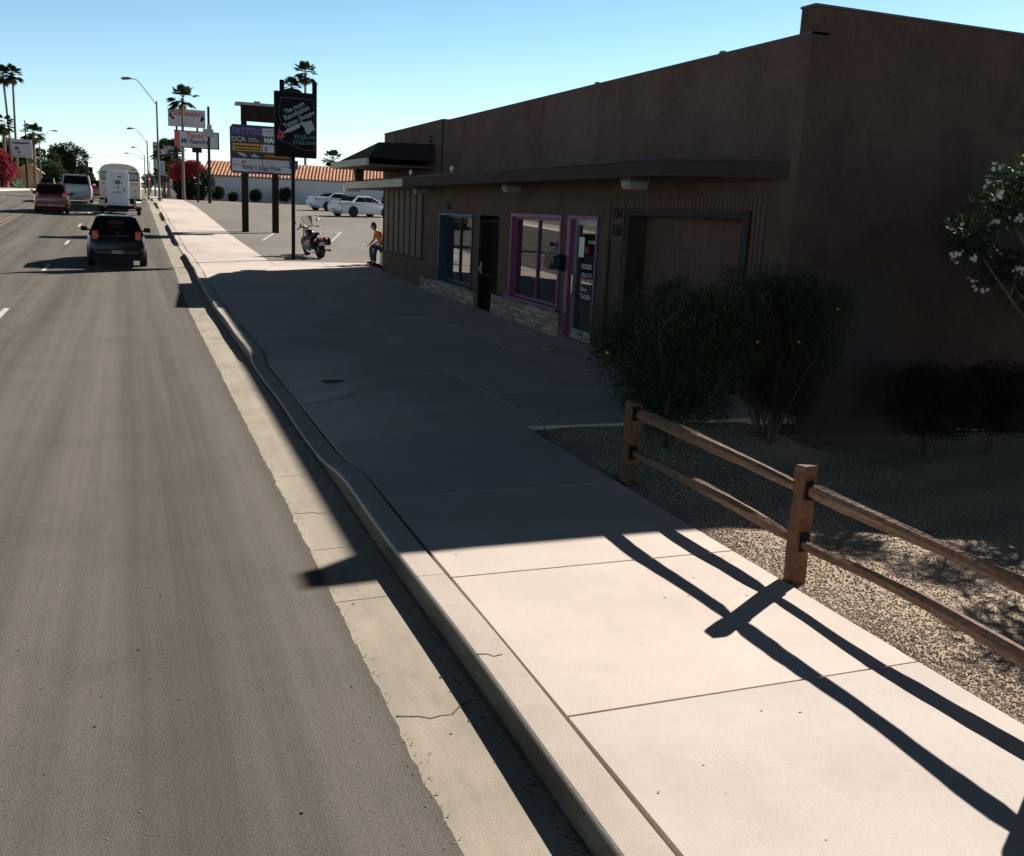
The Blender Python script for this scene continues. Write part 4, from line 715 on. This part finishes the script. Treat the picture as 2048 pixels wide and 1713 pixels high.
# ---------------------------------------------------------------- vehicles (x across, +y forward, origin on the ground under the tail)
tyre = rich('tyre', (.012, .012, .012), (.02, .02, .02), 20, rough=.9); rim = rich('wheel_rim', (.30, .30, .31), (.38, .38, .39), 6, rough=.35, metal=.6); tint = flat('tinted_glass', (.008, .009, .011), .06, 0, .9); tailm = flat('tail_lamp', (.62, .035, .015), .2, 0, .6, coat=.6); amber = flat('amber_lamp', (.6, .14, .02), .2, coat=.6)
lit = flat('brake_lamp_lit', (.6, .04, .01), .3, emit=(1, .12, .02), es=1.1); clear = flat('clear_lamp', (.6, .6, .6), .1, 0, .8, coat=1); plate = rich('number_plate', (.34, .34, .38), (.4, .4, .44), 8)
def car(name, label, cat, L, Wd, H, belt, st, gh, paint, loc, rz, wheels, wr=.31, lamps='side', group=None, clad=None, mirrors=True, pill=(.5,), lampmat=None, zl=None):
    """st: stations (y, ztop, half width); gh: rear base y, rear roof y, front roof y, screen base y, roof half width"""
    t = thing(name, label, cat, loc, rz, group); mb = MB(); vs = []; n = 14
    for y, zt, hw in st:
        zb = .20 if 0 < y < L else .38
        half = [(0, zb), (hw*.84, zb), (hw*.96, zb+.07), (hw, .48*zt+.12), (hw*.985, zt-.17), (hw*.92, zt-.04), (hw*.78, zt), (0, zt+.025)]
        pts = half+[(-x, z) for x, z in half[-2:0:-1]]; vs += [(x, y, z) for x, z in pts]; n = len(pts)
    m = len(st); mb.add(vs, [(j*n+i, j*n+(i+1) % n, (j+1)*n+(i+1) % n, (j+1)*n+i) for j in range(m-1) for i in range(n)]+[tuple(range(n)), tuple((m-1)*n+i for i in range(n))])
    y0, y1, y2, y3, rw = gh; hb = Wd/2*.93; zb_ = belt-.03; zt = H
    B = [(-hb, y0, zb_), (hb, y0, zb_), (hb*.97, y3, zb_), (-hb*.97, y3, zb_)]; Tt = [(-rw, y1, zt-.05), (rw, y1, zt-.05), (rw, y2, zt-.04), (-rw, y2, zt-.04)]
    ym = (y1+y2)/2; top = [(-rw*.75, y1+.06, zt-.01), (rw*.75, y1+.06, zt-.01), (rw*.75, y2-.06, zt), (-rw*.75, y2-.06, zt)]
    mb.add(B+Tt+top, [(0, 1, 5, 4), (1, 2, 6, 5), (2, 3, 7, 6), (3, 0, 4, 7), (4, 5, 9, 8), (5, 6, 10, 9), (6, 7, 11, 10), (7, 4, 8, 11), (8, 9, 10, 11)])
    body = mb.build('body', paint, t, smooth=32, bevel=.045)
    def pane(a, b, c, d, ins, nm='window'):
        a, b, c, d = map(Vector, (a, b, c, d)); cen = (a+b+c+d)/4; nn = (b-a).cross(d-a).normalized()
        if nn.dot(cen-Vector((0, L/2, .8))) < 0: nn = -nn
        u0, u1, v0, v1 = ins; P = lambda u, v: a.lerp(b, u).lerp(d.lerp(c, u), v)+nn*.012
        q = MB(); q.add([P(u0, v0), P(u1, v0), P(u1, v1), P(u0, v1)], [(0, 1, 2, 3)]); q.build(nm, tint, t)
    pane(B[0], B[1], Tt[1], Tt[0], (.07, .93, .10, .90)); pane(B[3], B[2], Tt[2], Tt[3], (.07, .93, .10, .92))
    for a, b, c, d in ((B[1], B[2], Tt[2], Tt[1]), (B[0], B[3], Tt[3], Tt[0])):
        cuts = [.07]+list(pill)+[.92]
        for i in range(len(cuts)-1): pane(a, b, c, d, (cuts[i]+.012, cuts[i+1]-.012, .12, .88))
    for yw in wheels:
        for s in (-1, 1):
            q = MB(); q.ring((s*(Wd/2-.10), yw, wr), 'x', wr, .21, 20, wr*.6); w_ = q.build('wheel', tyre, t, smooth=40); q = MB(); q.ring((s*(Wd/2-.07), yw, wr), 'x', wr*.6, .12, 16); q.build('rim', rim, w_, smooth=40)
            q = MB(); q.ring((s*(Wd/2-.05), yw, wr+.02), 'x', wr*1.2, .09, 20); q.build('wheel_arch', blackm, t)
    zt0 = st[0][1]; hw0 = st[0][2]; zl = zl or zt0-.16
    for s in (-1, 1):
        q = MB(); q.bb(s*hw0*.98-.13 if s > 0 else -hw0*.98-.02, s*hw0*.98+.02 if s > 0 else -hw0*.98+.13, -.03, .14, zl-.13, zl+.13); q.build('tail_lamp', (lampmat or tailm), t, bevel=.02)
    q = MB(); q.bb(-hw0*.96, hw0*.96, -.075, .06, .34, .54); q.build('rear_bumper', clad or paint, t, bevel=.04)
    q = MB(); q.bb(-.16, .16, -.088, -.07, .62, .74) if zt0 > .85 else q.bb(-.16, .16, -.09, -.078, .40, .50); q.build('number_plate', plate, t)
    if mirrors:
        for s in (-1, 1): q = MB(); q.box((s*(Wd/2+.10), y3-.35, belt+.06), (.2, .1, .14)); q.bb(min(s*(Wd/2-.08), s*(Wd/2+.05)), max(s*(Wd/2-.08), s*(Wd/2+.05)), y3-.36, y3-.32, belt+.0, belt+.05); q.build('mirror', clad or blackm, t, bevel=.03)
    return t, body
def paintm(n, c): return flat(n, c, .25, 0, .5, coat=1)
bp = flat('black_car_paint', (.006, .006, .008), .3, 0, .35, coat=.25)
t, b_ = car('hatchback', 'small black hatchback in the nearest lane, seen from behind', 'car', 3.9, 1.68, 1.50, .96, [(-.06, .74, .66), (.0, .88, .75), (.10, .94, .79), (.30, .97, .82), (.9, .98, .84), (2.2, .96, .84), (2.9, .90, .83), (3.6, .74, .76), (3.85, .55, .60)], (.10, .50, 2.0, 2.85, .56), bp, (-.36, 31.9, zr(32)+.015), R(1), (.62, 3.1), .29, lampmat=tailm, zl=.93, pill=(.3, .62))
q = MB(); q.tube([(0, .5, 1.5), (0, .42, 1.62)], .008, 5); q.build('antenna', black, t); q = MB(); q.tube([(0, .02, 1.0), (.05, .07, 1.02), (-.3, .10, 1.12)], .01, 5); q.build('rear_wiper', blackm, t); q = MB(); q.bb(-.22, .22, .23, .25, 1.26, 1.36); q.build('rear_headrest', blackm, t)
q = MB(); q.bb(-.70, .70, -.05, .3, .20, .36); q.build('rear_valance', blackm, t, bevel=.02)
rp_ = paintm('dark_red_paint', (.17, .018, .02))
car('compact_suv', 'dark red compact car in the left lane, seen from behind', 'car', 4.2, 1.76, 1.62, 1.02, [(-.04, .85, .74), (.0, 1.0, .82), (.2, 1.03, .86), (1, 1.04, .88), (2.5, 1.02, .88), (3.2, .98, .86), (4.0, .82, .78), (4.2, .6, .62)], (.04, .34, 2.4, 3.15, .66), rp_, (-3.98, 60.8, zr(61)+.015), R(1), (.75, 3.3), .33, zl=1.0, pill=(.33, .64))
wp = paintm('white_silver_paint', (.62, .63, .66))
car('large_suv', 'large silver white sport utility vehicle ahead of the dark red car', 'car', 5.3, 2.02, 1.93, 1.22, [(-.04, 1.0, .86), (.0, 1.2, .95), (.25, 1.24, .99), (1, 1.25, 1.01), (3.4, 1.23, 1.01), (4.2, 1.15, .99), (5.1, 1.0, .9), (5.3, .75, .74)], (.05, .38, 3.3, 4.1, .80), wp, (-3.28, 74.6, zr(75)+.015), R(1), (1.0, 4.3), .38, zl=1.1, clad=rich('silver_bumper', (.4, .4, .42), (.46, .46, .48), 4), pill=(.28, .62))
car('red_car', 'bright red car ahead of the large white sport utility vehicle', 'car', 4.5, 1.8, 1.5, .98, [(-.04, .8, .74), (.0, .95, .82), (.3, .98, .87), (2.6, .97, .88), (3.5, .9, .86), (4.4, .7, .74)], (.25, .9, 2.5, 3.3, .64), paintm('bright_red_paint', (.42, .02, .03)), (-2.55, 92, zr(92)+.015), R(2), (.8, 3.5), .33, pill=(.5,))
car('dark_pickup', 'dark vehicle half hidden behind the dark red car by the left trees', 'car', 4.9, 1.9, 1.75, 1.1, [(-.04, .9, .8), (.0, 1.1, .9), (.3, 1.12, .94), (3.2, 1.1, .95), (4.0, 1.05, .93), (4.8, .9, .85)], (1.6, 1.8, 2.9, 3.4, .72), paintm('navy_paint', (.02, .03, .06)), (-10.2, 150, zr(150)+.015), R(0), (.9, 3.8), .37, pill=(.5,))
for i, (x, y, l) in enumerate(((.55, 175, 'small dark car waiting at the signal beyond the bus'), (1.0, 205, 'farthest small pale car beyond the bus'))):
    car('distant_car', l, 'car', 4.4, 1.76, 1.48, .95, [(-.04, .8, .74), (.0, .95, .82), (.3, .98, .87), (2.6, .97, .87), (4.3, .7, .74)], (.25, .9, 2.5, 3.3, .64), (bp, wp)[i], (x, y, zr(y)+.015), 0, (.8, 3.5), .32, pill=(.5,), group='cars far down the street')
sed = [(-.05, .62, .66), (.0, .93, .76), (.2, 1.0, .84), (1.0, 1.03, .89), (2.6, .98, .90), (3.6, .92, .88), (4.7, .72, .74), (4.85, .5, .6)]
car('white_sedan', 'white four door sedan parked in the lot beside the building corner', 'car', 4.85, 1.84, 1.43, .98, sed, (.75, 1.5, 2.7, 3.75, .62), paintm('white_car_paint', (.62, .66, .74)), (13.15, 68.2, walk(9, 69)), R(-63), (.95, 3.85), .33, pill=(.45, .75), zl=.86)
car('silver_coupe', 'pale blue white car parked behind the white sedan, farther left', 'car', 4.7, 1.82, 1.38, .95, sed, (.85, 1.6, 2.6, 3.8, .6), paintm('pale_blue_paint', (.50, .58, .70)), (13.0, 76.6, walk(9, 77)), R(-68), (.9, 3.75), .32, pill=(.62,), zl=.84)
# bus
bt = thing('bus', 'cream school type bus with a rounded roof, seen from behind', 'bus', (-.42, 65.9, zr(66)+.015), R(1)); cream = rich('bus_cream', (.52, .52, .46), (.6, .6, .54), 1.5, rough=.4, spec=.5)
mb = MB(); hw = 1.19; pr = [(-hw, .75), (hw, .75), (hw, 2.15), (hw*.97, 2.4), (hw*.86, 2.62), (hw*.66, 2.76), (hw*.35, 2.84), (0, 2.86), (-hw*.35, 2.84), (-hw*.66, 2.76), (-hw*.86, 2.62), (-hw*.97, 2.4), (-hw, 2.15)]
vs = [(x*(.96 if y in (0, 9) else 1), y, z-(.04 if y in (0, 9) and z > 2 else 0)) for y in (0, .12, 8.88, 9) for x, z in pr]; n = len(pr)
mb.add(vs, [(j*n+i, j*n+(i+1) % n, (j+1)*n+(i+1) % n, (j+1)*n+i) for j in range(3) for i in range(n)]+[tuple(range(n)), tuple(3*n+i for i in range(n))]); bo = mb.build('body', cream, bt, smooth=30)
skyg = flat('bus_window', (.22, .28, .33), .15)
for x0, x1 in ((-1.0, -.42), (.40, 1.0)):
    mb = MB(); mb.bb(x0-.04, x1+.04, -.02, .0, 1.86, 2.34); f_o = mb.build('window', dk, bt); mb = MB(); mb.bb(x0, x1, -.028, -.02, 1.92, 2.28); mb.build('pane', skyg, f_o)
mb = MB(); mb.bb(-.36, .36, -.02, 0, .9, 2.36); mb.build('rear_door', cream, bt)
for x in (-.95, -.72, .72, .95): mb = MB(); mb.ring((x, -.02, 1.66), 'y', .07, .04, 12); mb.build('tail_lamp', tailm, bt)
for x in (-.85, .85): mb = MB(); mb.ring((x, -.02, 1.25), 'y', .06, .04, 12); mb.build('tail_lamp', tailm, bt)
mb = MB(); mb.bb(-1.2, 1.2, -.14, .02, .48, .78); mb.build('rear_bumper', dk, bt, bevel=.03)
for k in range(3): mb = MB(); mb.ball((-.18+.18*k, -.01, 2.66), .025); mb.build('marker_lamp', tailm, bt)
text('STOP', .12, dk, bt, Matrix.Translation((.8, -.02, 2.5))@FRONT)
for k in range(8):
    for s in (-1, 1): mb = MB(); mb.bb(s*1.19-.01, s*1.19+.01, .7+k*.98, 1.5+k*.98, 1.9, 2.35); mb.build('window', tint, bt)
for yw in (1.9, 7.2):
    for s in (-1, 1): mb = MB(); mb.ring((s*1.02, yw, .48), 'x', .48, .3, 20, .2); w_ = mb.build('wheel', tyre, bt, smooth=40); mb = MB(); mb.ring((s*1.05, yw, .48), 'x', .26, .3, 14); mb.build('rim', rim, w_)
mb = MB(); mb.bb(-1.0, 1.0, .2, 8.8, .45, .8); mb.build('chassis', blackm, bt)
# trailer carrying a tall white cabin
tt = thing('cargo_trailer', 'low utility trailer with pale mudguards towed behind the bus', 'trailer', (-.42, 61.2, zr(62)+.015), R(1))
mb = MB(); mb.bb(-.85, .85, 0, 3.2, .42, .52); mb.bb(-.05, .05, 3.2, 4.5, .42, .5); mb.build('deck', dk, tt)
for s in (-1, 1):
    mb = MB(); mb.ring((s*1.0, 1.2, .32), 'x', .32, .2, 18, .14); w_ = mb.build('wheel', tyre, tt, smooth=40); mb = MB(); mb.ring((s*1.02, 1.2, .32), 'x', .18, .18, 12); mb.build('rim', rim, w_)
    mb = MB(); mb.prism([(.72, .5), (.78, .72), (.95, .8), (1.45, .8), (1.62, .72), (1.68, .5), (1.6, .5), (1.5, .68), (.9, .68), (.8, .5)], 'x', s*1.0-.16, s*1.0+.16); mb.build('mudguard', whiteb, tt)
    mb = MB(); mb.bb(s*.8-.07, s*.8+.07, -.04, 0, .42, .54); mb.build('tail_lamp', tailm, tt)
for x in (-.83, .83): mb = MB(); mb.tube([(x, .05, .5), (x, .05, 1.15), (x, 3.1, 1.15), (x, 3.1, .5)], .03, 6); mb.build('side_rail', steel, tt)
mb = MB(); mb.bb(-1.15, 1.15, .02, .06, .36, .44); mb.build('light_bar', dk, tt)
ct = thing('portable_cabin', 'tall white rounded cabin standing on the trailer behind the bus', 'cabin', (-.52, 61.45, zr(62)+.54), R(1)); mb = MB(); mb.prism([(-.58, 0), (.58, 0), (.60, 1.72), (.56, 1.88), (.44, 1.96), (-.44, 1.96), (-.56, 1.88), (-.60, 1.72)], 'y', 0, 1.1); mb.build('shell', rich('cabin_white', (.66, .67, .72), (.72, .73, .78), 2, rough=.5), ct, bevel=.03)
mb = MB(); mb.bb(-.42, .42, -.015, 0, .1, 1.8); dd = mb.build('door', rich('cabin_door', (.60, .61, .68), (.66, .67, .74), 2, rough=.5), ct); mb = MB(); mb.bb(.32, .37, -.04, -.015, .8, 1.0); mb.build('handle', dk, dd)
mb = MB(); mb.ring((0, -.022, 1.3), 'y', .13, .02, 18, .05); mb.bb(-.24, .24, -.03, -.018, 1.28, 1.32); mb.build('oval_emblem', grn, ct); text('FORD', .15, grn, ct, Matrix.Translation((.1, -.022, 1.6))@FRONT) if False else None
mb = MB(); mb.bb(-.03, .05, -.03, -.018, .98, 1.08); mb.bb(0, .2, -.03, -.018, 1.57, 1.65); mb.build('small_print', grn, ct); text('NUMBER', .13, grn, ct, Matrix.Translation((-.02, -.022, .74))@FRONT)

# ---------------------------------------------------------------- motorcycle
mt = thing('motorcycle', 'black touring motorcycle with windscreen leaning on its stand by the tattoo sign', 'motorcycle', (6.36, 35.45, walk(6.4, 35.5)+.0), R(6)); mt.rotation_euler = (0, R(-10), R(7))
def mp(mb, nm, m, **k): return mb.build(nm, m, mt, **k)
for y, nm in ((0, 'wheel'), (1.62, 'wheel')):
    q = MB(); q.ring((0, y, .33), 'x', .33, .14 if y else .19, 24, .2); w_ = mp(q, nm, tyre, smooth=40); q = MB(); q.ring((0, y, .33), 'x', .2, .06, 18, .15); q.ring((0, y, .33), 'x', .05, .12, 10)
    for k in range(8): a = k*math.pi/4; q.tube([(0, y, .33), (0, y+.18*math.cos(a), .33+.18*math.sin(a))], .012, 5)
    o = q.build('rim', chrome, w_)
def fender(y0, a0, a1, w0, name):
    q = MB(); n = 12; vs = []
    for k in range(n+1):
        a = a0+(a1-a0)*k/n
        for x, r in ((-w0, .345), (-w0*.7, .39), (w0*.7, .39), (w0, .345)): vs.append((x, y0+r*math.cos(a), .33+r*math.sin(a)))
    q.add(vs, [(k*4+j, k*4+j+1, k*4+j+5, k*4+j+4) for k in range(n) for j in range(3)]); return mp(q, name, bp, smooth=50)
fender(0, R(200), R(50), .12, 'rear_fender'); fender(1.62, R(160), R(10), .09, 'front_fender')
q = MB(); q.ball((0, .95, .86), (.16, .30, .13), n=16, k=10); mp(q, 'fuel_tank', bp, smooth=True)
q = MB(); q.ball((0, .42, .76), (.17, .26, .07), n=14, k=8); q.ball((0, .02, .86), (.14, .2, .06), n=14, k=8); mp(q, 'seat', rich('seat_leather', (.012, .012, .013), (.02, .02, .02), 9, rough=.45), smooth=True)
for s in (-1, 1):
    q = MB(); q.box((s*.30, .0, .56), (.19, .50, .27)); mp(q, 'saddlebag', bp, bevel=.05)
    q = MB(); q.tube([(s*.17, .9, .25), (s*.24, .5, .24), (s*.25, -.42, .27)], .045, 10); mp(q, 'exhaust', chrome, smooth=True)
    q = MB(); q.tube([(s*.09, 1.62, .33), (s*.09, 1.32, 1.0)], .03, 8); mp(q, 'fork', chrome, smooth=True)
    q = MB(); q.tube([(0, 1.22, 1.02), (s*.22, 1.2, 1.08), (s*.40, 1.0, 1.03)], .014, 8); q.tube([(s*.32, 1.08, 1.05), (s*.42, .98, 1.03)], .02, 8); mp(q, 'handlebar', black, smooth=True)
    q = MB(); q.tube([(s*.36, 1.06, 1.06), (s*.40, 1.1, 1.22)], .008, 6); q.ball((s*.42, 1.1, 1.26), (.075, .02, .045), n=12, k=8); mp(q, 'mirror', chrome, smooth=True)
    q = MB(); q.ball((s*.21, -.33, .68), (.045, .04, .045), n=10, k=6); mp(q, 'turn_signal', amber, smooth=True)
q = MB(); q.bb(-.16, .16, .35, 1.2, .3, .62); q.tube([(-.0, .85, .5), (0, 1.05, .76)], .12, 10); q.tube([(0, .75, .5), (0, .62, .74)], .12, 10); mp(q, 'engine', rich('engine_metal', (.03, .03, .032), (.07, .07, .072), 9, rough=.4, metal=.6), bevel=.03)
q = MB(); q.ball((0, -.36, .70), (.07, .04, .05), n=10, k=6); mp(q, 'tail_lamp', tailm, smooth=True); q = MB(); q.bb(-.1, .1, -.42, -.40, .48, .6); mp(q, 'number_plate', plate)
q = MB(); vs = []
for j in range(7):
    for i in range(7): u = i/6*2-1; v = j/6; vs.append((u*.26*(1-.25*v*v), 1.42-.30*v-.12*u*u, 1.02+.46*v*(1-.08*u*u)))
q.add(vs, [(j*7+i, j*7+i+1, j*7+i+8, j*7+i+7) for j in range(6) for i in range(6)]); wsm = flat('clear_screen', (.75, .8, .85), .05, trans=.9); mp(q, 'windscreen', wsm, smooth=True)
q = MB(); q.ball((0, 1.42, .98), (.10, .1, .10), n=14, k=8); mp(q, 'headlamp', chrome, smooth=True); q = MB(); q.tube([(-.1, .8, .3), (-.34, .72, .03)], .015, 6); mp(q, 'side_stand', black)

# ---------------------------------------------------------------- seated person and ledge
t = thing('concrete_ledge', 'low concrete ledge against the end of the building under the seated person', 'ledge', (8.65, 33.4, walk(7.6, 33.4))); mb = MB(); mb.bb(-.55, 1.2, -.43, .35, -.05, .47); mb.build('slab', conc, t, bevel=.02)
def skin(name, pts, edges, mat, parent, sub=2):
    me = bpy.data.meshes.new(name); me.from_pydata([p[:3] for p in pts], edges, []); o = bpy.data.objects.new(name, me); COL.objects.link(o)
    m = o.modifiers.new('s', 'SKIN'); m.use_smooth_shade = True; o.modifiers.new('u', 'SUBSURF').levels = sub
    for i, p in enumerate(pts): r = p[3]; me.skin_vertices[0].data[i].radius = r if isinstance(r, tuple) else (r, r)
    me.skin_vertices[0].data[0].use_root = True; dg = bpy.context.evaluated_depsgraph_get(); dg.update()
    m2 = bpy.data.meshes.new_from_object(o.evaluated_get(dg)); bpy.data.objects.remove(o); m2.materials.clear(); m2.materials.append(mat)
    for p in m2.polygons: p.use_smooth = True
    o = bpy.data.objects.new(name, m2); COL.objects.link(o); o.parent = parent; return o
skinm = flat('skin', (.42, .24, .17), .6); jean = rich('blue_denim', (.025, .045, .085), (.045, .07, .12), 12, rough=.9); shirt = rich('orange_cloth', (.42, .09, .025), (.50, .12, .035), 9, rough=.9); hairm = flat('dark_hair', (.03, .022, .018), .8)
pz = walk(7.6, 33.4); P = thing('person', 'person in orange shirt and blue jeans sitting hunched forward at the building corner', 'person', (8.18, 33.35, pz), R(12))
# local: facing -x ; hips at origin height .55
pts = [(0, 0, .58, .125), (-.06, 0, .74, .125), (-.17, 0, .92, .13), (-.28, 0, 1.06, .12), (-.34, 0, 1.13, .055), (-.41, 0, 1.20, .05), (-.455, .0, 1.25, .085), (-.465, 0, 1.34, .105),
 (-.27, -.17, 1.05, .06), (-.30, -.25, .83, .045), (-.47, -.15, .70, .035), (-.54, -.12, .67, .028), (-.27, .17, 1.05, .06), (-.30, .25, .83, .045), (-.47, .15, .70, .035), (-.54, .13, .67, .028),
 (-.02, -.10, .57, .10), (-.44, -.20, .60, .075), (-.50, -.22, .33, .055), (-.48, -.23, .09, .042), (-.66, -.25, .04, .035), (-.02, .10, .57, .10), (-.42, .24, .60, .075), (-.40, .26, .33, .055), (-.34, .27, .09, .042), (-.52, .30, .04, .035)]
eg = [(0, 1), (1, 2), (2, 3), (3, 4), (4, 5), (5, 6), (6, 7), (3, 8), (8, 9), (9, 10), (10, 11), (3, 12), (12, 13), (13, 14), (14, 15), (0, 16), (16, 17), (17, 18), (18, 19), (19, 20), (0, 21), (21, 22), (22, 23), (23, 24), (24, 25)]
body = skin('body', pts, eg, skinm, P)
g_ = lambda i, k=1.18, a=0: tuple(pts[i][:3])+((pts[i][3] if not isinstance(pts[i][3], tuple) else pts[i][3][0])*k+a,)
skin('shirt', [g_(0, 1.1), g_(1), g_(2), g_(3, 1.15), (-.33, 0, 1.11, .075), g_(8, 1.3), (-.29, -.22, .92, .062), g_(12, 1.3), (-.29, .22, .92, .062)], [(0, 1), (1, 2), (2, 3), (3, 4), (3, 5), (5, 6), (3, 7), (7, 8)], shirt, P)
skin('jeans', [(0, 0, .58, .145), g_(16, 1.12), g_(17, 1.15), g_(18, 1.2), (-.485, -.23, .11, .062), g_(21, 1.12), g_(22, 1.15), g_(23, 1.2), (-.35, .27, .11, .062)], [(0, 1), (1, 2), (2, 3), (3, 4), (0, 5), (5, 6), (6, 7), (7, 8)], jean, P)
for a, b in ((19, 20), (24, 25)): skin('shoe', [(pts[a][0]+.05, pts[a][1], .05, .048), (pts[a][0]-.06, pts[a][1], .05, .045), (pts[b][0]-.03, pts[b][1], .035, .032)], [(0, 1), (1, 2)], black, P)
q = MB(); q.ball((-.435, 0, 1.34), (.098, .098, .10), n=16, k=10); q.ball((-.405, 0, 1.28), (.08, .088, .10), n=14, k=8); q.build('hair', hairm, P, smooth=True)
for s in (-1, 1):
    for k, (l, dx) in enumerate(((.075, -.02), (.085, -.006), (.08, .008), (.065, .02))):
        y = s*.12+dx; skin('finger', [(-.55, y, .665, .010), (-.59, y, .655, .009), (-.55-l*.8, y, .635-.01, .008), (-.56-l*.7, y, .60, .007)], [(0, 1), (1, 2), (2, 3)], skinm, body, 1)
    skin('thumb', [(-.52, s*.09, .665, .011), (-.555, s*.07, .66, .010), (-.585, s*.075, .64, .008)], [(0, 1), (1, 2)], skinm, body, 1); q = MB(); q.ball((-.46, s*.088, 1.28), (.02, .012, .03), n=8, k=6); q.build('ear', skinm, body, smooth=True)
    q = MB(); q.ball((-.545, s*.034, 1.30), (.008, .011, .008), n=8, k=6); q.build('eye', black, body)
q = MB(); q.prism([(-.055, 1.24), (-.075, 1.275), (-.055, 1.31)], 'y', -.012, .012); q.v = [(x-.50, y, z) for x, y, z in q.v]; q.build('nose', skinm, body); q = MB(); q.box((-.545, 0, 1.225), (.008, .045, .008)); q.build('mouth', flat('lips', (.3, .12, .1), .6), body)

# ---------------------------------------------------------------- small things on the ground
t = thing('utility_cover', 'small dark iron cover plate set in the shaded pavement', 'cover plate', (2.52, 12.75, walk(2.5, 12.7)+.004), R(6)); mb = MB(); mb.bb(-.21, .21, -.07, .07, -.004, .004); mb.build('plate', rich('cast_iron', (.02, .02, .022), (.035, .035, .035), 20, rough=.7), t)
t = thing('broken_block', 'broken pale stone lying on the pavement below the pink door', 'stone', (6.62, 15.16, walk(6.6, 15))); mb = MB(); mb.ball((0, 0, .03), (.16, .09, .05), n=9, k=5); mb.build('stone', rich('pale_stone', (.24, .2, .17), (.32, .27, .22), 8), t)
t = thing('pavement_patch', 'pale mortar patch smeared beside the iron cover plate', 'patch'); mb = MB(); pp = [(1.9, 11.66), (2.4, 11.72), (2.9, 12.1), (3.5, 12.6), (3.1, 12.55), (2.6, 12.35), (2.0, 12.2)]; mb.add([(x, y, walk(x, y)+.003) for x, y in pp], [tuple(range(7))]); mb.build('mortar', rich('mortar_patch', (.62, .57, .52), (.7, .65, .6), 6), t)
def litter(name, label, cat, n, fn, mat, s0, s1, seed):
    g = random.Random(seed); mb = MB()
    for k in range(n):
        x, y, z = fn(g); s = g.uniform(s0, s1); a = g.random()*6.28
        q = [(s*math.cos(a+i*1.257)*g.uniform(.6, 1.1), s*math.sin(a+i*1.257)*g.uniform(.4, .8)) for i in range(5)]; mb.add([(x+u, y+v, z+.002) for u, v in q]+[(x, y, z+s*.5)], [(i, (i+1) % 5, 5) for i in range(5)])
    o = mb.build(name, mat); o['kind'] = 'stuff'; return tag(o, label, cat)
def fg(g): y = 1.5+abs(g.gauss(0, 1))*9 if g.random() < .6 else g.uniform(1.5, 30); x = 1.62-abs(g.gauss(0, .05)); return x+sh(y), y, zr(y)+.016
litter('gutter_debris', 'dark leaf litter and grit gathered along the foot of the kerb', 'litter', 1000, fg, rich('litter', (.035, .028, .022), (.09, .07, .05), 40), .004, .014, 4)
def fs(g): y = 1.3+8*g.random()**1.5; x = g.uniform(1.9, 3.95); return x, y, walk(x, y)-.001
litter('pavement_spots', 'small dark gum spots and leaf bits scattered on the sunny pavement', 'litter', 55, fs, rich('gum', (.16, .13, .11), (.26, .21, .18), 20), .004, .010, 5)
def fr(g): y = 1.5+20*g.random()**1.6; x = g.uniform(-4, 1.1) if g.random() < .4 else 1.13+g.gauss(0, .03); return x, y, zr(y)+.012
litter('loose_grit', 'loose pebbles and grit along the asphalt edge', 'grit', 900, fr, rich('grit', (.20, .14, .10), (.38, .28, .2), 30), .004, .010, 6)
litter('road_specks', 'dark specks lying on the road and gutter', 'grit', 70, lambda g: ((lambda y, x: (x, y, zr(y)+.012))(1.5+14*g.random()**1.4, g.uniform(-1.5, 1.5))), black, .006, .012, 7)

def cracks(name, label, paths, w_, zf, mat):
    mb = MB()
    for P_ in paths:
        pts = []; g = random.Random(int(P_[0][0]*100+P_[0][1]*10))
        for (xa, ya), (xb, yb) in zip(P_[:-1], P_[1:]):
            n = max(2, int(math.hypot(xb-xa, yb-ya)/.05))
            for i in range(n): t_ = i/n; pts.append((xa+(xb-xa)*t_+g.gauss(0, .006), ya+(yb-ya)*t_+g.gauss(0, .008)))
        for i in range(len(pts)-1):
            (xa, ya), (xb, yb) = pts[i], pts[i+1]; d = math.hypot(xb-xa, yb-ya)+1e-6; nx, ny = -(yb-ya)/d*w_*g.uniform(.4, 1.2), (xb-xa)/d*w_*g.uniform(.4, 1.2)
            mb.add([(xa-nx, ya-ny, zf(xa, ya)), (xb-nx, yb-ny, zf(xb, yb)), (xb+nx, yb+ny, zf(xb, yb)), (xa+nx, ya+ny, zf(xa, ya))], [(0, 1, 2, 3)])
    return struct(mb.build(name, mat))
crk = rich('crack_dirt', (.07, .05, .035), (.13, .10, .07), 20)
cracks('gutter_crack', '', [[(1.15, 4.28), (1.3, 4.2), (1.42, 4.22), (1.6, 4.33)], [(1.14, 7.6), (1.4, 7.55), (1.6, 7.58)], [(1.16, 12.9), (1.6, 12.8)]], .005, lambda x, y: zr(y)+float(np.interp(x, [1.0, 1.2, 1.45, 1.6, 1.66], [.004, .008, .014, .018, .02]))+.0018, crk)
cracks('kerb_crack', '', [[(1.66, 4.55), (1.74, 4.5), (1.83, 4.52)], [(1.66, 9.0), (1.83, 8.9)], [(1.67, 13.0), (1.83, 13.1)], [(1.66, 2.0), (1.83, 2.05)]], .005, lambda x, y: walk(x, y)+.0025, crk)
cracks('pavement_crack', '', [[(1.88, 11.66), (2.3, 11.75), (3.0, 12.3), (4.1, 12.5)], [(4.3, 9.9), (4.9, 10.4), (5.8, 10.5)], [(4.3, 15.6), (5.9, 16.1)], [(1.9, 15.4), (4.1, 15.9)], [(2.6, 20.3), (4.1, 21.2)]], .006, lambda x, y: walk(x, y)+.004, crk)
